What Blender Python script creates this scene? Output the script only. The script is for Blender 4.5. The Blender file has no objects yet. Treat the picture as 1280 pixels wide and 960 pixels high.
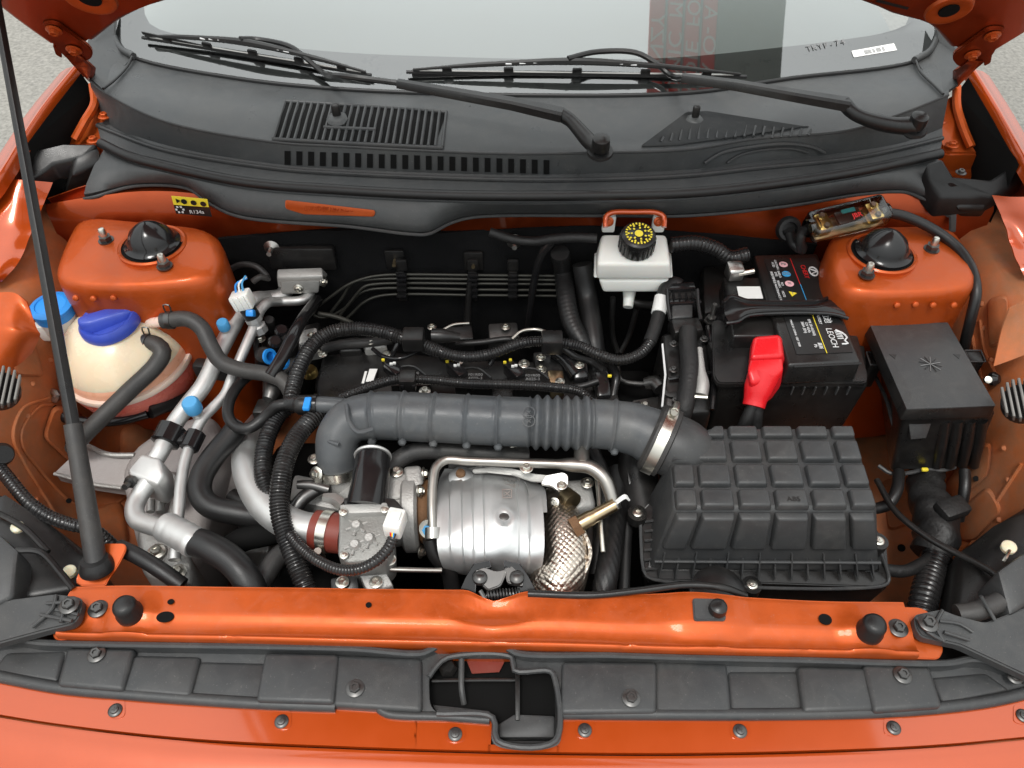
import bpy, bmesh, math, random
from mathutils import Vector, Matrix
from mathutils.bvhtree import BVHTree
random.seed(7)
R = math.radians
S = bpy.context.scene
COL = S.collection

# ------------------------------------------------------------------ camera, sky, sun, exposure
PITCH = 47.0
CAM = Vector((0.0, 0.0, 0.86))
FPX = 960.0
cd = bpy.data.cameras.new('camera'); cam = bpy.data.objects.new('camera', cd); COL.objects.link(cam)
cam.location = CAM; cam.rotation_euler = (R(90 - PITCH), 0, 0)
cd.sensor_width = 36; cd.lens = 36 * FPX / 1280.0
cd.clip_start = 0.02; cd.clip_end = 400
S.camera = cam

SUN_EL, SUN_AZ = 68.0, 200.0            # overcast: soft high light from the front of the car
W = bpy.data.worlds.new('World'); S.world = W; W.use_nodes = True
nt = W.node_tree; nt.nodes.clear()
sky = nt.nodes.new('ShaderNodeTexSky'); sky.sky_type = 'NISHITA'; sky.sun_disc = False
sky.sun_elevation = R(SUN_EL); sky.sun_rotation = R(SUN_AZ)
sky.air_density = 1.0; sky.dust_density = 4.0; sky.ozone_density = 1.0
hs = nt.nodes.new('ShaderNodeHueSaturation'); hs.inputs['Saturation'].default_value = 0.22
bg = nt.nodes.new('ShaderNodeBackground'); bg.inputs['Strength'].default_value = 0.12
wo = nt.nodes.new('ShaderNodeOutputWorld')
mxw = nt.nodes.new('ShaderNodeMix'); mxw.data_type = 'RGBA'; mxw.inputs[0].default_value = .6; mxw.inputs[0].default_value = .75   # cloud layer after the standard overcast sky: (1 + 2 sin elevation) / 3
wtc = nt.nodes.new('ShaderNodeTexCoord'); wsx = nt.nodes.new('ShaderNodeSeparateXYZ'); wmr = nt.nodes.new('ShaderNodeMapRange')
wmr.inputs['From Min'].default_value = 0; wmr.inputs['To Min'].default_value = .36; wmr.inputs['To Max'].default_value = 1.08
wsc = nt.nodes.new('ShaderNodeVectorMath'); wsc.operation = 'SCALE'; wsc.inputs[0].default_value = (15.0, 15.6, 15.5)
nt.links.new(wtc.outputs['Generated'], wsx.inputs[0]); nt.links.new(wsx.outputs[2], wmr.inputs[0]); nt.links.new(wmr.outputs[0], wsc.inputs['Scale']); nt.links.new(wsc.outputs[0], mxw.inputs[7])
nt.links.new(sky.outputs[0], hs.inputs['Color']); nt.links.new(hs.outputs[0], mxw.inputs[6]); nt.links.new(mxw.outputs[2], bg.inputs[0]); nt.links.new(bg.outputs[0], wo.inputs[0])
sl = bpy.data.lights.new('sun', 'SUN'); sl.energy = 1.5; sl.angle = R(14); sl.color = (1, .97, .93)
so = bpy.data.objects.new('sun', sl); COL.objects.link(so)
so.rotation_euler = Vector((math.sin(R(SUN_AZ)) * math.cos(R(SUN_EL)), math.cos(R(SUN_AZ)) * math.cos(R(SUN_EL)), math.sin(R(SUN_EL)))).to_track_quat('Z', 'Y').to_euler()
S.view_settings.view_transform = 'Standard'; S.view_settings.look = 'None'
S.view_settings.exposure = 0.30; S.view_settings.gamma = 1.0; S.view_settings.use_curve_mapping = False
S.cycles.max_bounces = 8; S.cycles.transparent_max_bounces = 12

# ------------------------------------------------------------------ where a sight line meets a level, a wall or a sheet
CP, SP = math.cos(R(PITCH)), math.sin(R(PITCH))
def ray(px, py):
    u, v = (px - 640) / FPX, (py - 480) / FPX
    return Vector((u, CP - v * SP, -SP - v * CP))
def P(px, py, z):
    d = ray(px, py); return CAM + d * ((z - CAM.z) / d.z)
def Y(px, py, y):
    d = ray(px, py); return CAM + d * (y / d.y)
def PL(px, py, p0, n):
    d = ray(px, py); return CAM + d * ((p0 - CAM).dot(n) / d.dot(n))
def V(*a): return Vector(a)
def pts(l):
    return [p if isinstance(p, Vector) else P(*p) for p in l]

# ------------------------------------------------------------------ materials
MATS = {}
def mat(name, col, rough=.5, metal=0., var=.15, dust=0., bump=0., bscale=300., coat=0., sss=0., trans=0., ior=1.45, spec=.5, vscale=30., dustcol=(.30, .25, .19), streak=None, speck=0., alpha=1.):
    m = bpy.data.materials.new(name); m.use_nodes = True; MATS[name] = m
    t = m.node_tree; n = t.nodes; L = t.links.new
    b = n['Principled BSDF']
    tc = n.new('ShaderNodeTexCoord'); mp = n.new('ShaderNodeMapping'); L(tc.outputs['Object'], mp.inputs[0])
    if streak: mp.inputs['Scale'].default_value = streak
    nz = n.new('ShaderNodeTexNoise'); nz.inputs['Scale'].default_value = vscale; nz.inputs['Detail'].default_value = 7; nz.inputs['Roughness'].default_value = .62
    L(mp.outputs[0], nz.inputs['Vector'])
    mx = n.new('ShaderNodeMix'); mx.data_type = 'RGBA'
    mx.inputs[6].default_value = (*[c * (1 - var) for c in col], 1); mx.inputs[7].default_value = (*[min(1, c * (1 + var)) for c in col], 1)
    L(nz.outputs[0], mx.inputs[0]); out = mx.outputs[2]
    rmin = n.new('ShaderNodeMapRange'); rmin.inputs['From Min'].default_value = .3; rmin.inputs['From Max'].default_value = .7
    rv = .03 if coat > .9 else .09
    rmin.inputs['To Min'].default_value = max(0.02, rough - rv); rmin.inputs['To Max'].default_value = min(1, rough + rv)
    L(nz.outputs[0], rmin.inputs[0]); ro = rmin.outputs[0]
    if dust > 0:
        n2 = n.new('ShaderNodeTexNoise'); n2.inputs['Scale'].default_value = 11; n2.inputs['Detail'].default_value = 9; n2.inputs['Roughness'].default_value = .7
        L(tc.outputs['Object'], n2.inputs['Vector'])
        mr = n.new('ShaderNodeMapRange'); mr.inputs['From Min'].default_value = .38; mr.inputs['From Max'].default_value = .72; mr.inputs['To Max'].default_value = dust
        mr.inputs['To Min'].default_value = dust * .12
        L(n2.outputs[0], mr.inputs[0])
        m2 = n.new('ShaderNodeMix'); m2.data_type = 'RGBA'; m2.inputs[7].default_value = (*dustcol, 1)
        L(mr.outputs[0], m2.inputs[0]); L(out, m2.inputs[6]); out = m2.outputs[2]
        ad = n.new('ShaderNodeMath'); ad.operation = 'MULTIPLY_ADD'; ad.inputs[1].default_value = .6; ad.use_clamp = True
        L(mr.outputs[0], ad.inputs[0]); L(ro, ad.inputs[2]); ro = ad.outputs[0]
    if speck > 0:
        n4 = n.new('ShaderNodeTexNoise'); n4.inputs['Scale'].default_value = 420; n4.inputs['Detail'].default_value = 2
        n5 = n.new('ShaderNodeTexNoise'); n5.inputs['Scale'].default_value = 35; n5.inputs['Detail'].default_value = 5; n5.inputs['Distortion'].default_value = 1.5
        L(tc.outputs['Object'], n4.inputs['Vector']); L(tc.outputs['Object'], n5.inputs['Vector'])
        a1 = n.new('ShaderNodeMapRange'); a1.inputs['From Min'].default_value = .66; a1.inputs['From Max'].default_value = .74; a1.inputs['To Max'].default_value = speck; L(n4.outputs[0], a1.inputs[0])
        a2 = n.new('ShaderNodeMapRange'); a2.inputs['From Min'].default_value = .50; a2.inputs['From Max'].default_value = .80; a2.inputs['To Max'].default_value = speck * .35; L(n5.outputs[0], a2.inputs[0])
        a3 = n.new('ShaderNodeMath'); a3.operation = 'ADD'; L(a1.outputs[0], a3.inputs[0]); L(a2.outputs[0], a3.inputs[1])
        m4 = n.new('ShaderNodeMix'); m4.data_type = 'RGBA'; m4.inputs[7].default_value = (.34, .32, .29, 1); L(a3.outputs[0], m4.inputs[0]); L(out, m4.inputs[6]); out = m4.outputs[2]
        a5 = n.new('ShaderNodeMath'); a5.operation = 'MULTIPLY_ADD'; a5.inputs[1].default_value = 1.2; a5.use_clamp = True; L(a3.outputs[0], a5.inputs[0]); L(ro, a5.inputs[2]); ro = a5.outputs[0]
    L(out, b.inputs['Base Color']); L(ro, b.inputs['Roughness'])
    b.inputs['Metallic'].default_value = metal; b.inputs['Coat Weight'].default_value = coat; b.inputs['Coat Roughness'].default_value = .06
    b.inputs['IOR'].default_value = ior; b.inputs['Specular IOR Level'].default_value = spec
    b.inputs['Transmission Weight'].default_value = trans; b.inputs['Alpha'].default_value = alpha
    if sss:
        b.inputs['Subsurface Weight'].default_value = sss; b.inputs['Subsurface Radius'].default_value = (.035, .016, .010); b.inputs['Subsurface Scale'].default_value = 1.
    if bump:
        n3 = n.new('ShaderNodeTexNoise'); n3.inputs['Scale'].default_value = bscale; n3.inputs['Detail'].default_value = 3
        L(mp.outputs[0], n3.inputs['Vector'])
        bp = n.new('ShaderNodeBump'); bp.inputs['Strength'].default_value = bump; bp.inputs['Distance'].default_value = .001
        L(n3.outputs[0], bp.inputs['Height']); L(bp.outputs[0], b.inputs['Normal'])
    return m
OR = (.60, .095, .006)
mat('paint', (.43, .058, .004), .24, .30, .05, .0, coat=1.)
mat('paint_bay', (.45, .070, .006), .42, .50, .16, .08, coat=.2, dustcol=(.22, .10, .04), speck=.12, bump=.04, bscale=60)
mat('paint_dusty', (.47, .118, .028), .5, .15, .3, .85, coat=.1, dustcol=(.21, .125, .068), speck=.25, bump=.14, bscale=45)
mat('paint_shade', (.31, .046, .008), .40, .88, .1, .06, coat=.3, dustcol=(.22, .12, .06))  # same orange as the other paint, with shade put into the colour
mat('plastic_grey', (.032, .034, .036), .38, 0, .16, .05, .3, 1400, speck=.13)
mat('plastic_cowl', (.042, .045, .047), .34, 0, .16, .05, .3, 1500, speck=.12)
mat('plastic_black', (.007, .007, .0075), .32, 0, .2, .03, .15, 900, speck=.06)
mat('plastic_gloss', (.008, .008, .009), .16, 0, .2, .02)
mat('rubber', (.009, .009, .0095), .4, 0, .2, .015, .25, 700)
mat('rubber_hose', (.024, .024, .025), .46, 0, .2, .08, .3, 900, speck=.14)
mat('hose_grey', (.058, .065, .072), .36, 0, .16, .10, .25, 900, speck=.18)
mat('conduit', (.010, .010, .011), .25, 0, .2, .04)
mat('tape', (.008, .008, .0085), .55, 0, .3, .02, .9, 220)
mat('felt', (.008, .008, .0085), .85, 0, .4, .004, .8, 500, spec=.1)
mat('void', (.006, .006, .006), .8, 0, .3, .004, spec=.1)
mat('alu_dark', (.24, .24, .23), .5, .55, .14, .1, .6, 420)
mat('aluminium', (.58, .58, .57), .48, .85, .10, .08, .12, 700)
mat('alu_cast', (.42, .415, .40), .52, .6, .14, .12, .7, 420)
mat('alu_lilac', (.36, .335, .33), .62, .35, .10, .2, .5, 400)
mat('shield', (.60, .61, .61), .46, .85, .12, .10, .25, 160, streak=(1, .15, 1), speck=.1)
mat('steel', (.45, .44, .42), .32, 1, .2, .12, .1, 500)
mat('steel_dark', (.10, .10, .10), .35, .9, .3, .1)
mat('zinc', (.62, .60, .54), .30, 1, .15, .05)
mat('pipe_steel', (.34, .325, .30), .38, 1, .15, .05)
mat('rust', (.16, .075, .03), .7, .4, .4, .2, .8, 300)
mat('brass', (.62, .45, .16), .32, 1, .15, 0)
mat('bronze', (.46, .36, .22), .35, 1, .25, .05)
mat('foil', (.55, .49, .42), .34, 1, .12, .03)
mat('white_plastic', (.74, .73, .69), .35, 0, .04, .03, sss=.15)
mat('tank_plastic', (.78, .64, .46), .26, 0, .05, .02, sss=.5)
mat('tank_flange', (.82, .60, .50), .32, 0, .04, .02, sss=.3)
mat('coolant', (.90, .20, .15), .26, 0, .10, .02, sss=.9)
mat('coolant_line', (.82, .40, .26), .30, 0, .08, .02, sss=.3)
mat('blue_cap', (.035, .070, .42), .34, 0, .08, .02)
mat('blue_light', (.018, .25, .70), .34, 0, .08, .02)
mat('blue_dust', (.06, .30, .58), .5, 0, .08, .08)
mat('red_plastic', (.62, .010, .016), .28, 0, .06, .02, sss=.1)
mat('red_rubber', (.17, .022, .013), .45, 0, .12, .1)
mat('yellow', (.78, .62, .04), .5, 0, .05)
mat('white', (.75, .75, .73), .5, 0, .05)
mat('print_white', (.62, .62, .62), .5, 0, .05)
mat('print_black', (.012, .012, .012), .35, 0, .1)
mat('print_red', (.60, .02, .02), .5, 0, .05)
mat('print_blue', (.04, .30, .60), .5, 0, .05)
mat('print_pink', (.75, .42, .45), .5, 0, .05)
mat('print_grey', (.20, .20, .20), .5, 0, .05)
mat('asphalt', (.22, .21, .19), .9, 0, .95, .25, 1., 70, vscale=55, dustcol=(.30, .285, .25))
mat('pipe_dark', (.045, .044, .038), .45, .5, .2, .02)
mat('dash', (.27, .285, .28), .6, 0, .10, .1, vscale=9)
mat('frit', (.06, .062, .064), .3, 0, .1, .06)
mat('fin_grey', (.17, .165, .155), .5, .2, .15, .1)
mat('circuit', (.02, .30, .32), .4, 0, .2)
mat('banner_red', (.75, .05, .04), .6, 0, .1)
mat('banner_grey', (.20, .23, .22), .7, 0, .2)
mat('wall_grey', (.06, .062, .058), .8, 0, .25)

def glass_mat(nm, ior, tint, rg):
    m = bpy.data.materials.new(nm); m.use_nodes = True; MATS[nm] = m
    t = m.node_tree; t.nodes.clear(); L = t.links.new
    o = t.nodes.new('ShaderNodeOutputMaterial'); mx = t.nodes.new('ShaderNodeMixShader'); fr = t.nodes.new('ShaderNodeFresnel'); fr.inputs[0].default_value = ior
    tr = t.nodes.new('ShaderNodeBsdfTransparent'); tr.inputs[0].default_value = (*tint, 1)
    gl = t.nodes.new('ShaderNodeBsdfGlossy'); gl.inputs['Roughness'].default_value = rg
    L(fr.outputs[0], mx.inputs[0]); L(tr.outputs[0], mx.inputs[1]); L(gl.outputs[0], mx.inputs[2]); L(mx.outputs[0], o.inputs[0])
glass_mat('glass', 2.9, (.82, .86, .85), .02)
glass_mat('clear', 1.75, (.93, .93, .90), .08)
# embossed foil: a diamond relief on the heat wrap
def foil_relief():
    m = MATS['foil']; t = m.node_tree; b = t.nodes['Principled BSDF']
    tc = t.nodes.new('ShaderNodeTexCoord'); mp = t.nodes.new('ShaderNodeMapping'); mp.inputs['Rotation'].default_value = (0, 0, R(40))
    t.links.new(tc.outputs['Object'], mp.inputs[0])
    vo = t.nodes.new('ShaderNodeTexVoronoi'); vo.inputs['Scale'].default_value = 170; vo.inputs['Randomness'].default_value = .15
    t.links.new(mp.outputs[0], vo.inputs['Vector'])
    bp = t.nodes.new('ShaderNodeBump'); bp.inputs['Strength'].default_value = .55; bp.inputs['Distance'].default_value = .003; bp.invert = True
    t.links.new(vo.outputs['Distance'], bp.inputs['Height']); t.links.new(bp.outputs[0], b.inputs['Normal'])
foil_relief()

# ------------------------------------------------------------------ objects, parts
WOFF = {}
def link(o, parent):
    COL.objects.link(o)
    if parent is not None: o.parent = parent
def thing(name, label, cat, loc, group=None, kind=None):
    o = bpy.data.objects.new(name, None); COL.objects.link(o); o.empty_display_size = .02
    o.location = loc; WOFF[o.name] = Vector(loc)
    tag(o, label, cat, group, kind); return o
def tag(o, label=None, cat=None, group=None, kind=None):
    if label: o['label'] = label
    if cat: o['category'] = cat
    if group: o['group'] = group
    if kind: o['kind'] = kind
    return o
def obj(name, bm, m, parent=None, label=None, cat=None, group=None, kind=None, ang=38, flip=True):
    if flip: bmesh.ops.recalc_face_normals(bm, faces=bm.faces)
    me = bpy.data.meshes.new(name); 
    off = Vector((0, 0, 0))
    if parent is None:
        lo = Vector((min(v.co.x for v in bm.verts), min(v.co.y for v in bm.verts), min(v.co.z for v in bm.verts)))
        hi = Vector((max(v.co.x for v in bm.verts), max(v.co.y for v in bm.verts), max(v.co.z for v in bm.verts)))
        off = Vector(((lo.x + hi.x) / 2, (lo.y + hi.y) / 2, lo.z))
        for v in bm.verts: v.co -= off
    bm.to_mesh(me); bm.free()
    for p in me.polygons: p.use_smooth = True
    me.set_sharp_from_angle(angle=R(ang))
    me.materials.append(MATS[m])
    o = bpy.data.objects.new(name, me); link(o, parent)
    o.location = off if parent is None else -WOFF[parent.name]
    WOFF[o.name] = off
    return tag(o, label, cat, group, kind)
def inst(name, me, M, parent):
    o = bpy.data.objects.new(name, me); link(o, parent)
    o.matrix_local = Matrix.Translation(-WOFF[parent.name]) @ M
    return o
def frame(axis, up=None):
    z = Vector(axis).normalized(); x = Vector(up or (1, 0, 0)); x = x - z * x.dot(z)
    if x.length < 1e-4: x = Vector((0, 1, 0)) - z * z.y
    x.normalize(); y = z.cross(x)
    return Matrix((x, y, z)).transposed()
def at(loc, axis=(0, 0, 1), up=None):
    return Matrix.Translation(loc) @ frame(axis, up).to_4x4()

# ------------------------------------------------------------------ shapes (all return a bmesh in world space)
def crom(p, step, closed=False):
    p = [Vector(q) for q in p]
    if len(p) == 2:
        n = max(1, int((p[1] - p[0]).length / step)); return [p[0].lerp(p[1], i / n) for i in range(n + 1)]
    out = []; n = len(p); rng = n if closed else n - 1
    for i in range(rng):
        p0, p1, p2, p3 = (p[(i - 1) % n], p[i], p[(i + 1) % n], p[(i + 2) % n]) if closed else (p[max(i - 1, 0)], p[i], p[i + 1], p[min(i + 2, n - 1)])
        if not closed and i == 0: p0 = p1 * 2 - p2
        if not closed and i == n - 2: p3 = p2 * 2 - p1
        a, b, c = (p1 - p0).length ** .5 + 1e-6, (p2 - p1).length ** .5 + 1e-6, (p3 - p2).length ** .5 + 1e-6
        m1 = (p2 - p1) + (((p1 - p0) / a) - ((p2 - p0) / (a + b))) * b
        m2 = (p2 - p1) + (((p3 - p2) / c) - ((p3 - p1) / (b + c))) * b
        k = max(2, int((p2 - p1).length / step))
        for j in range(k):
            t = j / k
            out.append(p1 * (2*t**3 - 3*t*t + 1) + m1 * (t**3 - 2*t*t + t) + p2 * (-2*t**3 + 3*t*t) + m2 * (t**3 - t*t))
    if not closed: out.append(p[-1])
    return out
def b_tube(p, r, seg=14, step=.006, rf=None, cap=True, smooth=True):
    """sweep; r = number or list per control point; rf(s, theta, L) multiplies the radius"""
    p = pts(p)
    c = crom(p, step) if smooth else [q for i in range(len(p) - 1) for q in crom([p[i], p[i + 1]], step)[:-1]] + [p[-1]]
    s = [0]
    for i in range(1, len(c)): s.append(s[-1] + (c[i] - c[i - 1]).length)
    Lh = s[-1]
    if isinstance(r, (list, tuple)):
        cs = [0]
        for i in range(1, len(p)): cs.append(cs[-1] + (p[i] - p[i - 1]).length)
        def rad(x):
            x = x / Lh * cs[-1]
            for i in range(1, len(p)):
                if x <= cs[i] + 1e-9:
                    t = (x - cs[i - 1]) / max(1e-9, cs[i] - cs[i - 1]); t = t * t * (3 - 2 * t)
                    return r[i - 1] * (1 - t) + r[i] * t
            return r[-1]
    else: rad = lambda x: r
    bm = bmesh.new(); rings = []
    t0 = (c[1] - c[0]).normalized(); nx = frame(t0, (.3, .5, .8)).col[0].to_3d()
    for i, q in enumerate(c):
        t = (c[min(i + 1, len(c) - 1)] - c[max(i - 1, 0)]).normalized()
        nx = (nx - t * nx.dot(t)).normalized(); ny = t.cross(nx); ring = []
        for k in range(seg):
            th = 2 * math.pi * k / seg
            rr = rad(s[i]) * (rf(s[i], th, Lh) if rf else 1)
            ring.append(bm.verts.new(q + (nx * math.cos(th) + ny * math.sin(th)) * rr))
        rings.append(ring)
    for a, b in zip(rings, rings[1:]):
        for k in range(seg): bm.faces.new((a[k], a[(k + 1) % seg], b[(k + 1) % seg], b[k]))
    if cap: bm.faces.new(rings[0][::-1]); bm.faces.new(rings[-1])
    return bm
def corr(pitch=.0052, depth=.13):
    def f(s, th, L):
        x = (s / pitch) % 1.0
        return 1 - depth * (.5 + .5 * math.cos(2 * math.pi * x)) ** 1.5
    return f
def b_hull(top, bot, bevel=.003, seg=2):
    bm = bmesh.new(); n = len(top)
    a = [bm.verts.new(p) for p in top]; b = [bm.verts.new(p) for p in bot]
    bm.faces.new(a); bm.faces.new(b[::-1])
    for i in range(n): bm.faces.new((a[i], b[i], b[(i + 1) % n], a[(i + 1) % n]))
    bmesh.ops.recalc_face_normals(bm, faces=bm.faces)
    if bevel: bmesh.ops.bevel(bm, geom=list(bm.edges), offset=bevel, segments=seg, affect='EDGES', profile=.5, clamp_overlap=True)
    return bm
def b_block(top, zb, inset=0., bevel=.003, seg=2, shift=(0, 0)):
    top = pts(top); c = sum(top, Vector()) / len(top)
    bot = [V(p.x + (c.x - p.x) * inset + shift[0], p.y + (c.y - p.y) * inset + shift[1], zb) for p in top]
    return b_hull(top, bot, bevel, seg)
def b_box(c, d, M=None, bevel=.002, seg=2):
    M = M or Matrix.Identity(3); x, y, z = d[0] / 2, d[1] / 2, d[2] / 2; c = Vector(c)
    t = [c + M @ V(*q) for q in ((-x, -y, z), (x, -y, z), (x, y, z), (-x, y, z))]
    b = [c + M @ V(*q) for q in ((-x, -y, -z), (x, -y, -z), (x, y, -z), (-x, y, -z))]
    return b_hull(t, b, min(bevel, min(d) * .45), seg)
def b_lathe(prof, M, seg=28):
    """profile [(r,h)] turned about the local z of matrix M (4x4)"""
    bm = bmesh.new(); rings = []
    for r, h in prof:
        if r < 1e-6: rings.append([bm.verts.new(M @ V(0, 0, h))])
        else: rings.append([bm.verts.new(M @ V(r * math.cos(2 * math.pi * k / seg), r * math.sin(2 * math.pi * k / seg), h)) for k in range(seg)])
    for a, b in zip(rings, rings[1:]):
        for k in range(seg):
            k2 = (k + 1) % seg
            if len(a) == 1 and len(b) == 1: continue
            if len(a) == 1: bm.faces.new((a[0], b[k], b[k2]))
            elif len(b) == 1: bm.faces.new((a[k], a[k2], b[0]))
            else: bm.faces.new((a[k], a[k2], b[k2], b[k]))
    if len(rings[0]) > 1: bm.faces.new(rings[0][::-1])
    if len(rings[-1]) > 1: bm.faces.new(rings[-1])
    return bm
def resample(p, n):
    c = crom(p, .004); s = [0]
    for i in range(1, len(c)): s.append(s[-1] + (c[i] - c[i - 1]).length)
    out = []; j = 0
    for k in range(n):
        x = s[-1] * k / (n - 1)
        while j < len(s) - 2 and s[j + 1] < x: j += 1
        t = (x - s[j]) / max(1e-9, s[j + 1] - s[j]); out.append(c[j].lerp(c[j + 1], min(1, max(0, t))))
    return out
def b_loft(rows, nu=24, nv=3, thick=.0015, smooth_v=True, fn=None):
    """rows of points (each row resampled to nu), nv steps between rows; solid sheet"""
    g = [resample(pts(r), nu) for r in rows]
    cols = []
    for k in range(nu):
        cp = [r[k] for r in g]
        if len(cp) > 2 and smooth_v:
            c = []
            for i in range(len(cp) - 1):
                p0 = cp[i - 1] if i else cp[0] * 2 - cp[1]; p3 = cp[i + 2] if i + 2 < len(cp) else cp[-1] * 2 - cp[-2]
                p1, p2 = cp[i], cp[i + 1]
                for j in range(nv):
                    t = j / nv; c.append(.5 * ((2 * p1) + (p2 - p0) * t + (2 * p0 - 5 * p1 + 4 * p2 - p3) * t * t + (3 * p1 - p0 - 3 * p2 + p3) * t ** 3))
            c.append(cp[-1])
        else:
            c = [cp[i].lerp(cp[i + 1], j / nv) for i in range(len(cp) - 1) for j in range(nv)] + [cp[-1]]
        cols.append(c)
    bm = bmesh.new(); m = len(cols[0])
    vs = [[bm.verts.new(q) for q in c] for c in cols]
    for i in range(nu - 1):
        for j in range(m - 1): bm.faces.new((vs[i][j], vs[i + 1][j], vs[i + 1][j + 1], vs[i][j + 1]))
    if fn:
        bm.normal_update()
        nn = {v: v.normal.copy() for v in bm.verts}
        for i in range(nu):
            for j in range(m): vs[i][j].co += fn(i / (nu - 1), j / (m - 1), vs[i][j].co, nn[vs[i][j]])
    if thick:
        bm.normal_update()
        up = sum(f.normal.z for f in bm.faces)
        if up < 0: bmesh.ops.reverse_faces(bm, faces=bm.faces); bm.normal_update()
        bmesh.ops.solidify(bm, geom=list(bm.faces), thickness=thick)
    return bm
def roundpoly(p, r, n=4):
    out = []; m = len(p)
    for i in range(m):
        a, b, c = p[i - 1], p[i], p[(i + 1) % m]
        ra = min(r, (a - b).length * .45); rc = min(r, (c - b).length * .45)
        s, e = b + (a - b).normalized() * ra, b + (c - b).normalized() * rc
        for k in range(n + 1):
            t = k / n; out.append(s * (1 - t) ** 2 + b * 2 * t * (1 - t) + e * t * t)
    return out
def b_plate(outline, thick, holes=(), bevel=.001, rnd=0., down=(0, 0, -1), hr=0.):
    """flat or slightly warped plate from an outline, with holes, extruded by thick along down"""
    o = pts(outline)
    if rnd: o = roundpoly(o, rnd)
    bm = bmesh.new(); es = []
    for loop in [o] + [roundpoly(pts(h), hr) if hr else pts(h) for h in holes]:
        vs = [bm.verts.new(q) for q in loop]
        es += [bm.edges.new((vs[i], vs[(i + 1) % len(vs)])) for i in range(len(vs))]
    if holes: bmesh.ops.triangle_fill(bm, use_beauty=True, use_dissolve=False, edges=es)
    else: bm.faces.new(bm.verts)
    bm.normal_update()
    d = Vector(down).normalized() * thick
    if sum(f.normal.dot(d) for f in bm.faces) > 0: bmesh.ops.reverse_faces(bm, faces=bm.faces)
    r = bmesh.ops.extrude_face_region(bm, geom=list(bm.faces))
    nv = [g for g in r['geom'] if isinstance(g, bmesh.types.BMVert)]
    bmesh.ops.translate(bm, verts=nv, vec=-d); 
    top = set(nv)
    bmesh.ops.translate(bm, verts=list(bm.verts), vec=d * 0)
    for v in bm.verts: v.co += d
    bmesh.ops.recalc_face_normals(bm, faces=bm.faces)
    if bevel:
        e = [x for x in bm.edges if x.verts[0] in top and x.verts[1] in top and len(x.link_faces) == 2 and x.calc_face_angle(0) > .5]
        bmesh.ops.bevel(bm, geom=e, offset=bevel, segments=2, affect='EDGES', clamp_overlap=True)
    return bm
def join(*bms):
    a = bms[0]
    for b in bms[1:]:
        me = bpy.data.meshes.new('tmp'); b.to_mesh(me); a.from_mesh(me); b.free(); bpy.data.meshes.remove(me)
    return a
def circ(c, r, n=14, axis=(0, 0, 1)):
    M = at(c, axis); return [M @ V(r * math.cos(2 * math.pi * k / n), r * math.sin(2 * math.pi * k / n), 0) for k in range(n)]
def tube(name, p, r, m, parent=None, label=None, cat=None, group=None, **k):
    return obj(name, b_tube(p, r, **k), m, parent, label, cat, group, ang=50)
def mesh_only(name, bm, m, ang=38):
    bmesh.ops.recalc_face_normals(bm, faces=bm.faces)
    me = bpy.data.meshes.new(name); bm.to_mesh(me); bm.free()
    for p in me.polygons: p.use_smooth = True
    me.set_sharp_from_angle(angle=R(ang)); me.materials.append(MATS[m]); return me
def text(name, s, size, loc, xdir, n, m, parent, squash=1., align='CENTER', depth=.0002):
    cu = bpy.data.curves.new(name, 'FONT'); cu.body = s; cu.size = size; cu.align_x = align; cu.align_y = 'CENTER'; cu.extrude = depth; cu.resolution_u = 3
    o = bpy.data.objects.new(name, cu); COL.objects.link(o)
    dg = bpy.context.evaluated_depsgraph_get(); me = bpy.data.meshes.new_from_object(o.evaluated_get(dg))
    bpy.data.objects.remove(o); me.materials.clear(); me.materials.append(MATS[m])
    n = Vector(n).normalized(); x = Vector(xdir); x = (x - n * x.dot(n)).normalized(); y = n.cross(x)
    M = Matrix.Translation(Vector(loc) + n * depth * 1.5) @ Matrix((x, y * squash, n)).transposed().to_4x4()
    me.transform(M); me.name = name
    t = bpy.data.objects.new(name, me); link(t, parent); t.location = -WOFF[parent.name]; WOFF[t.name] = Vector((0, 0, 0))
    return t
BVH = {}
def hit(o, px, py, up=0.):
    if o.name not in BVH:
        me = o.data; w = WOFF[o.name]
        BVH[o.name] = BVHTree.FromPolygons([v.co + w for v in me.vertices], [p.vertices[:] for p in me.polygons])
    l, n, i, d = BVH[o.name].ray_cast(CAM, ray(px, py).normalized())
    if l is None: return None
    return l + n * up, n
# hex bolt with a washer, radius 1 = washer
def b_bolt(r, h=.45):
    I = Matrix.Identity(4)
    w = b_lathe([(0, 0), (r, 0), (r, r * .14), (r * .92, r * .2), (0, r * .2)], I, 20)
    hx = b_lathe([(0, r * .2), (r * .62, r * .2), (r * .62, r * h * 1.3), (r * .52, r * (h * 1.3 + .1)), (r * .3, r * (h * 1.3 + .1)), (r * .26, r * h * 1.2), (0, r * h * 1.2)], I, 6)
    return join(w, hx)
def b_screw(r):
    I = Matrix.Identity(4)
    w = b_lathe([(0, 0), (r, 0), (r, r * .15), (r * .9, r * .25), (r * .62, r * .3), (r * .55, r * .5), (r * .2, r * .58), (.0, r * .58)], I, 20)
    a = b_box((0, 0, r * .6), (r * .7, r * .13, r * .12), None, 0); b = b_box((0, 0, r * .6), (r * .13, r * .7, r * .12), None, 0)
    return join(w, a, b)
ME = {}
for nm, m in (('dark', 'steel_dark'), ('zinc', 'zinc'), ('orange', 'paint_bay'), ('black', 'plastic_black')): ME['bolt_' + nm] = mesh_only('bolt', b_bolt(1.0), m)
ME['screw'] = mesh_only('screw', b_screw(1.0), 'steel_dark')
ME['screw_zinc'] = mesh_only('screw', b_screw(1.0), 'zinc')
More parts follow.
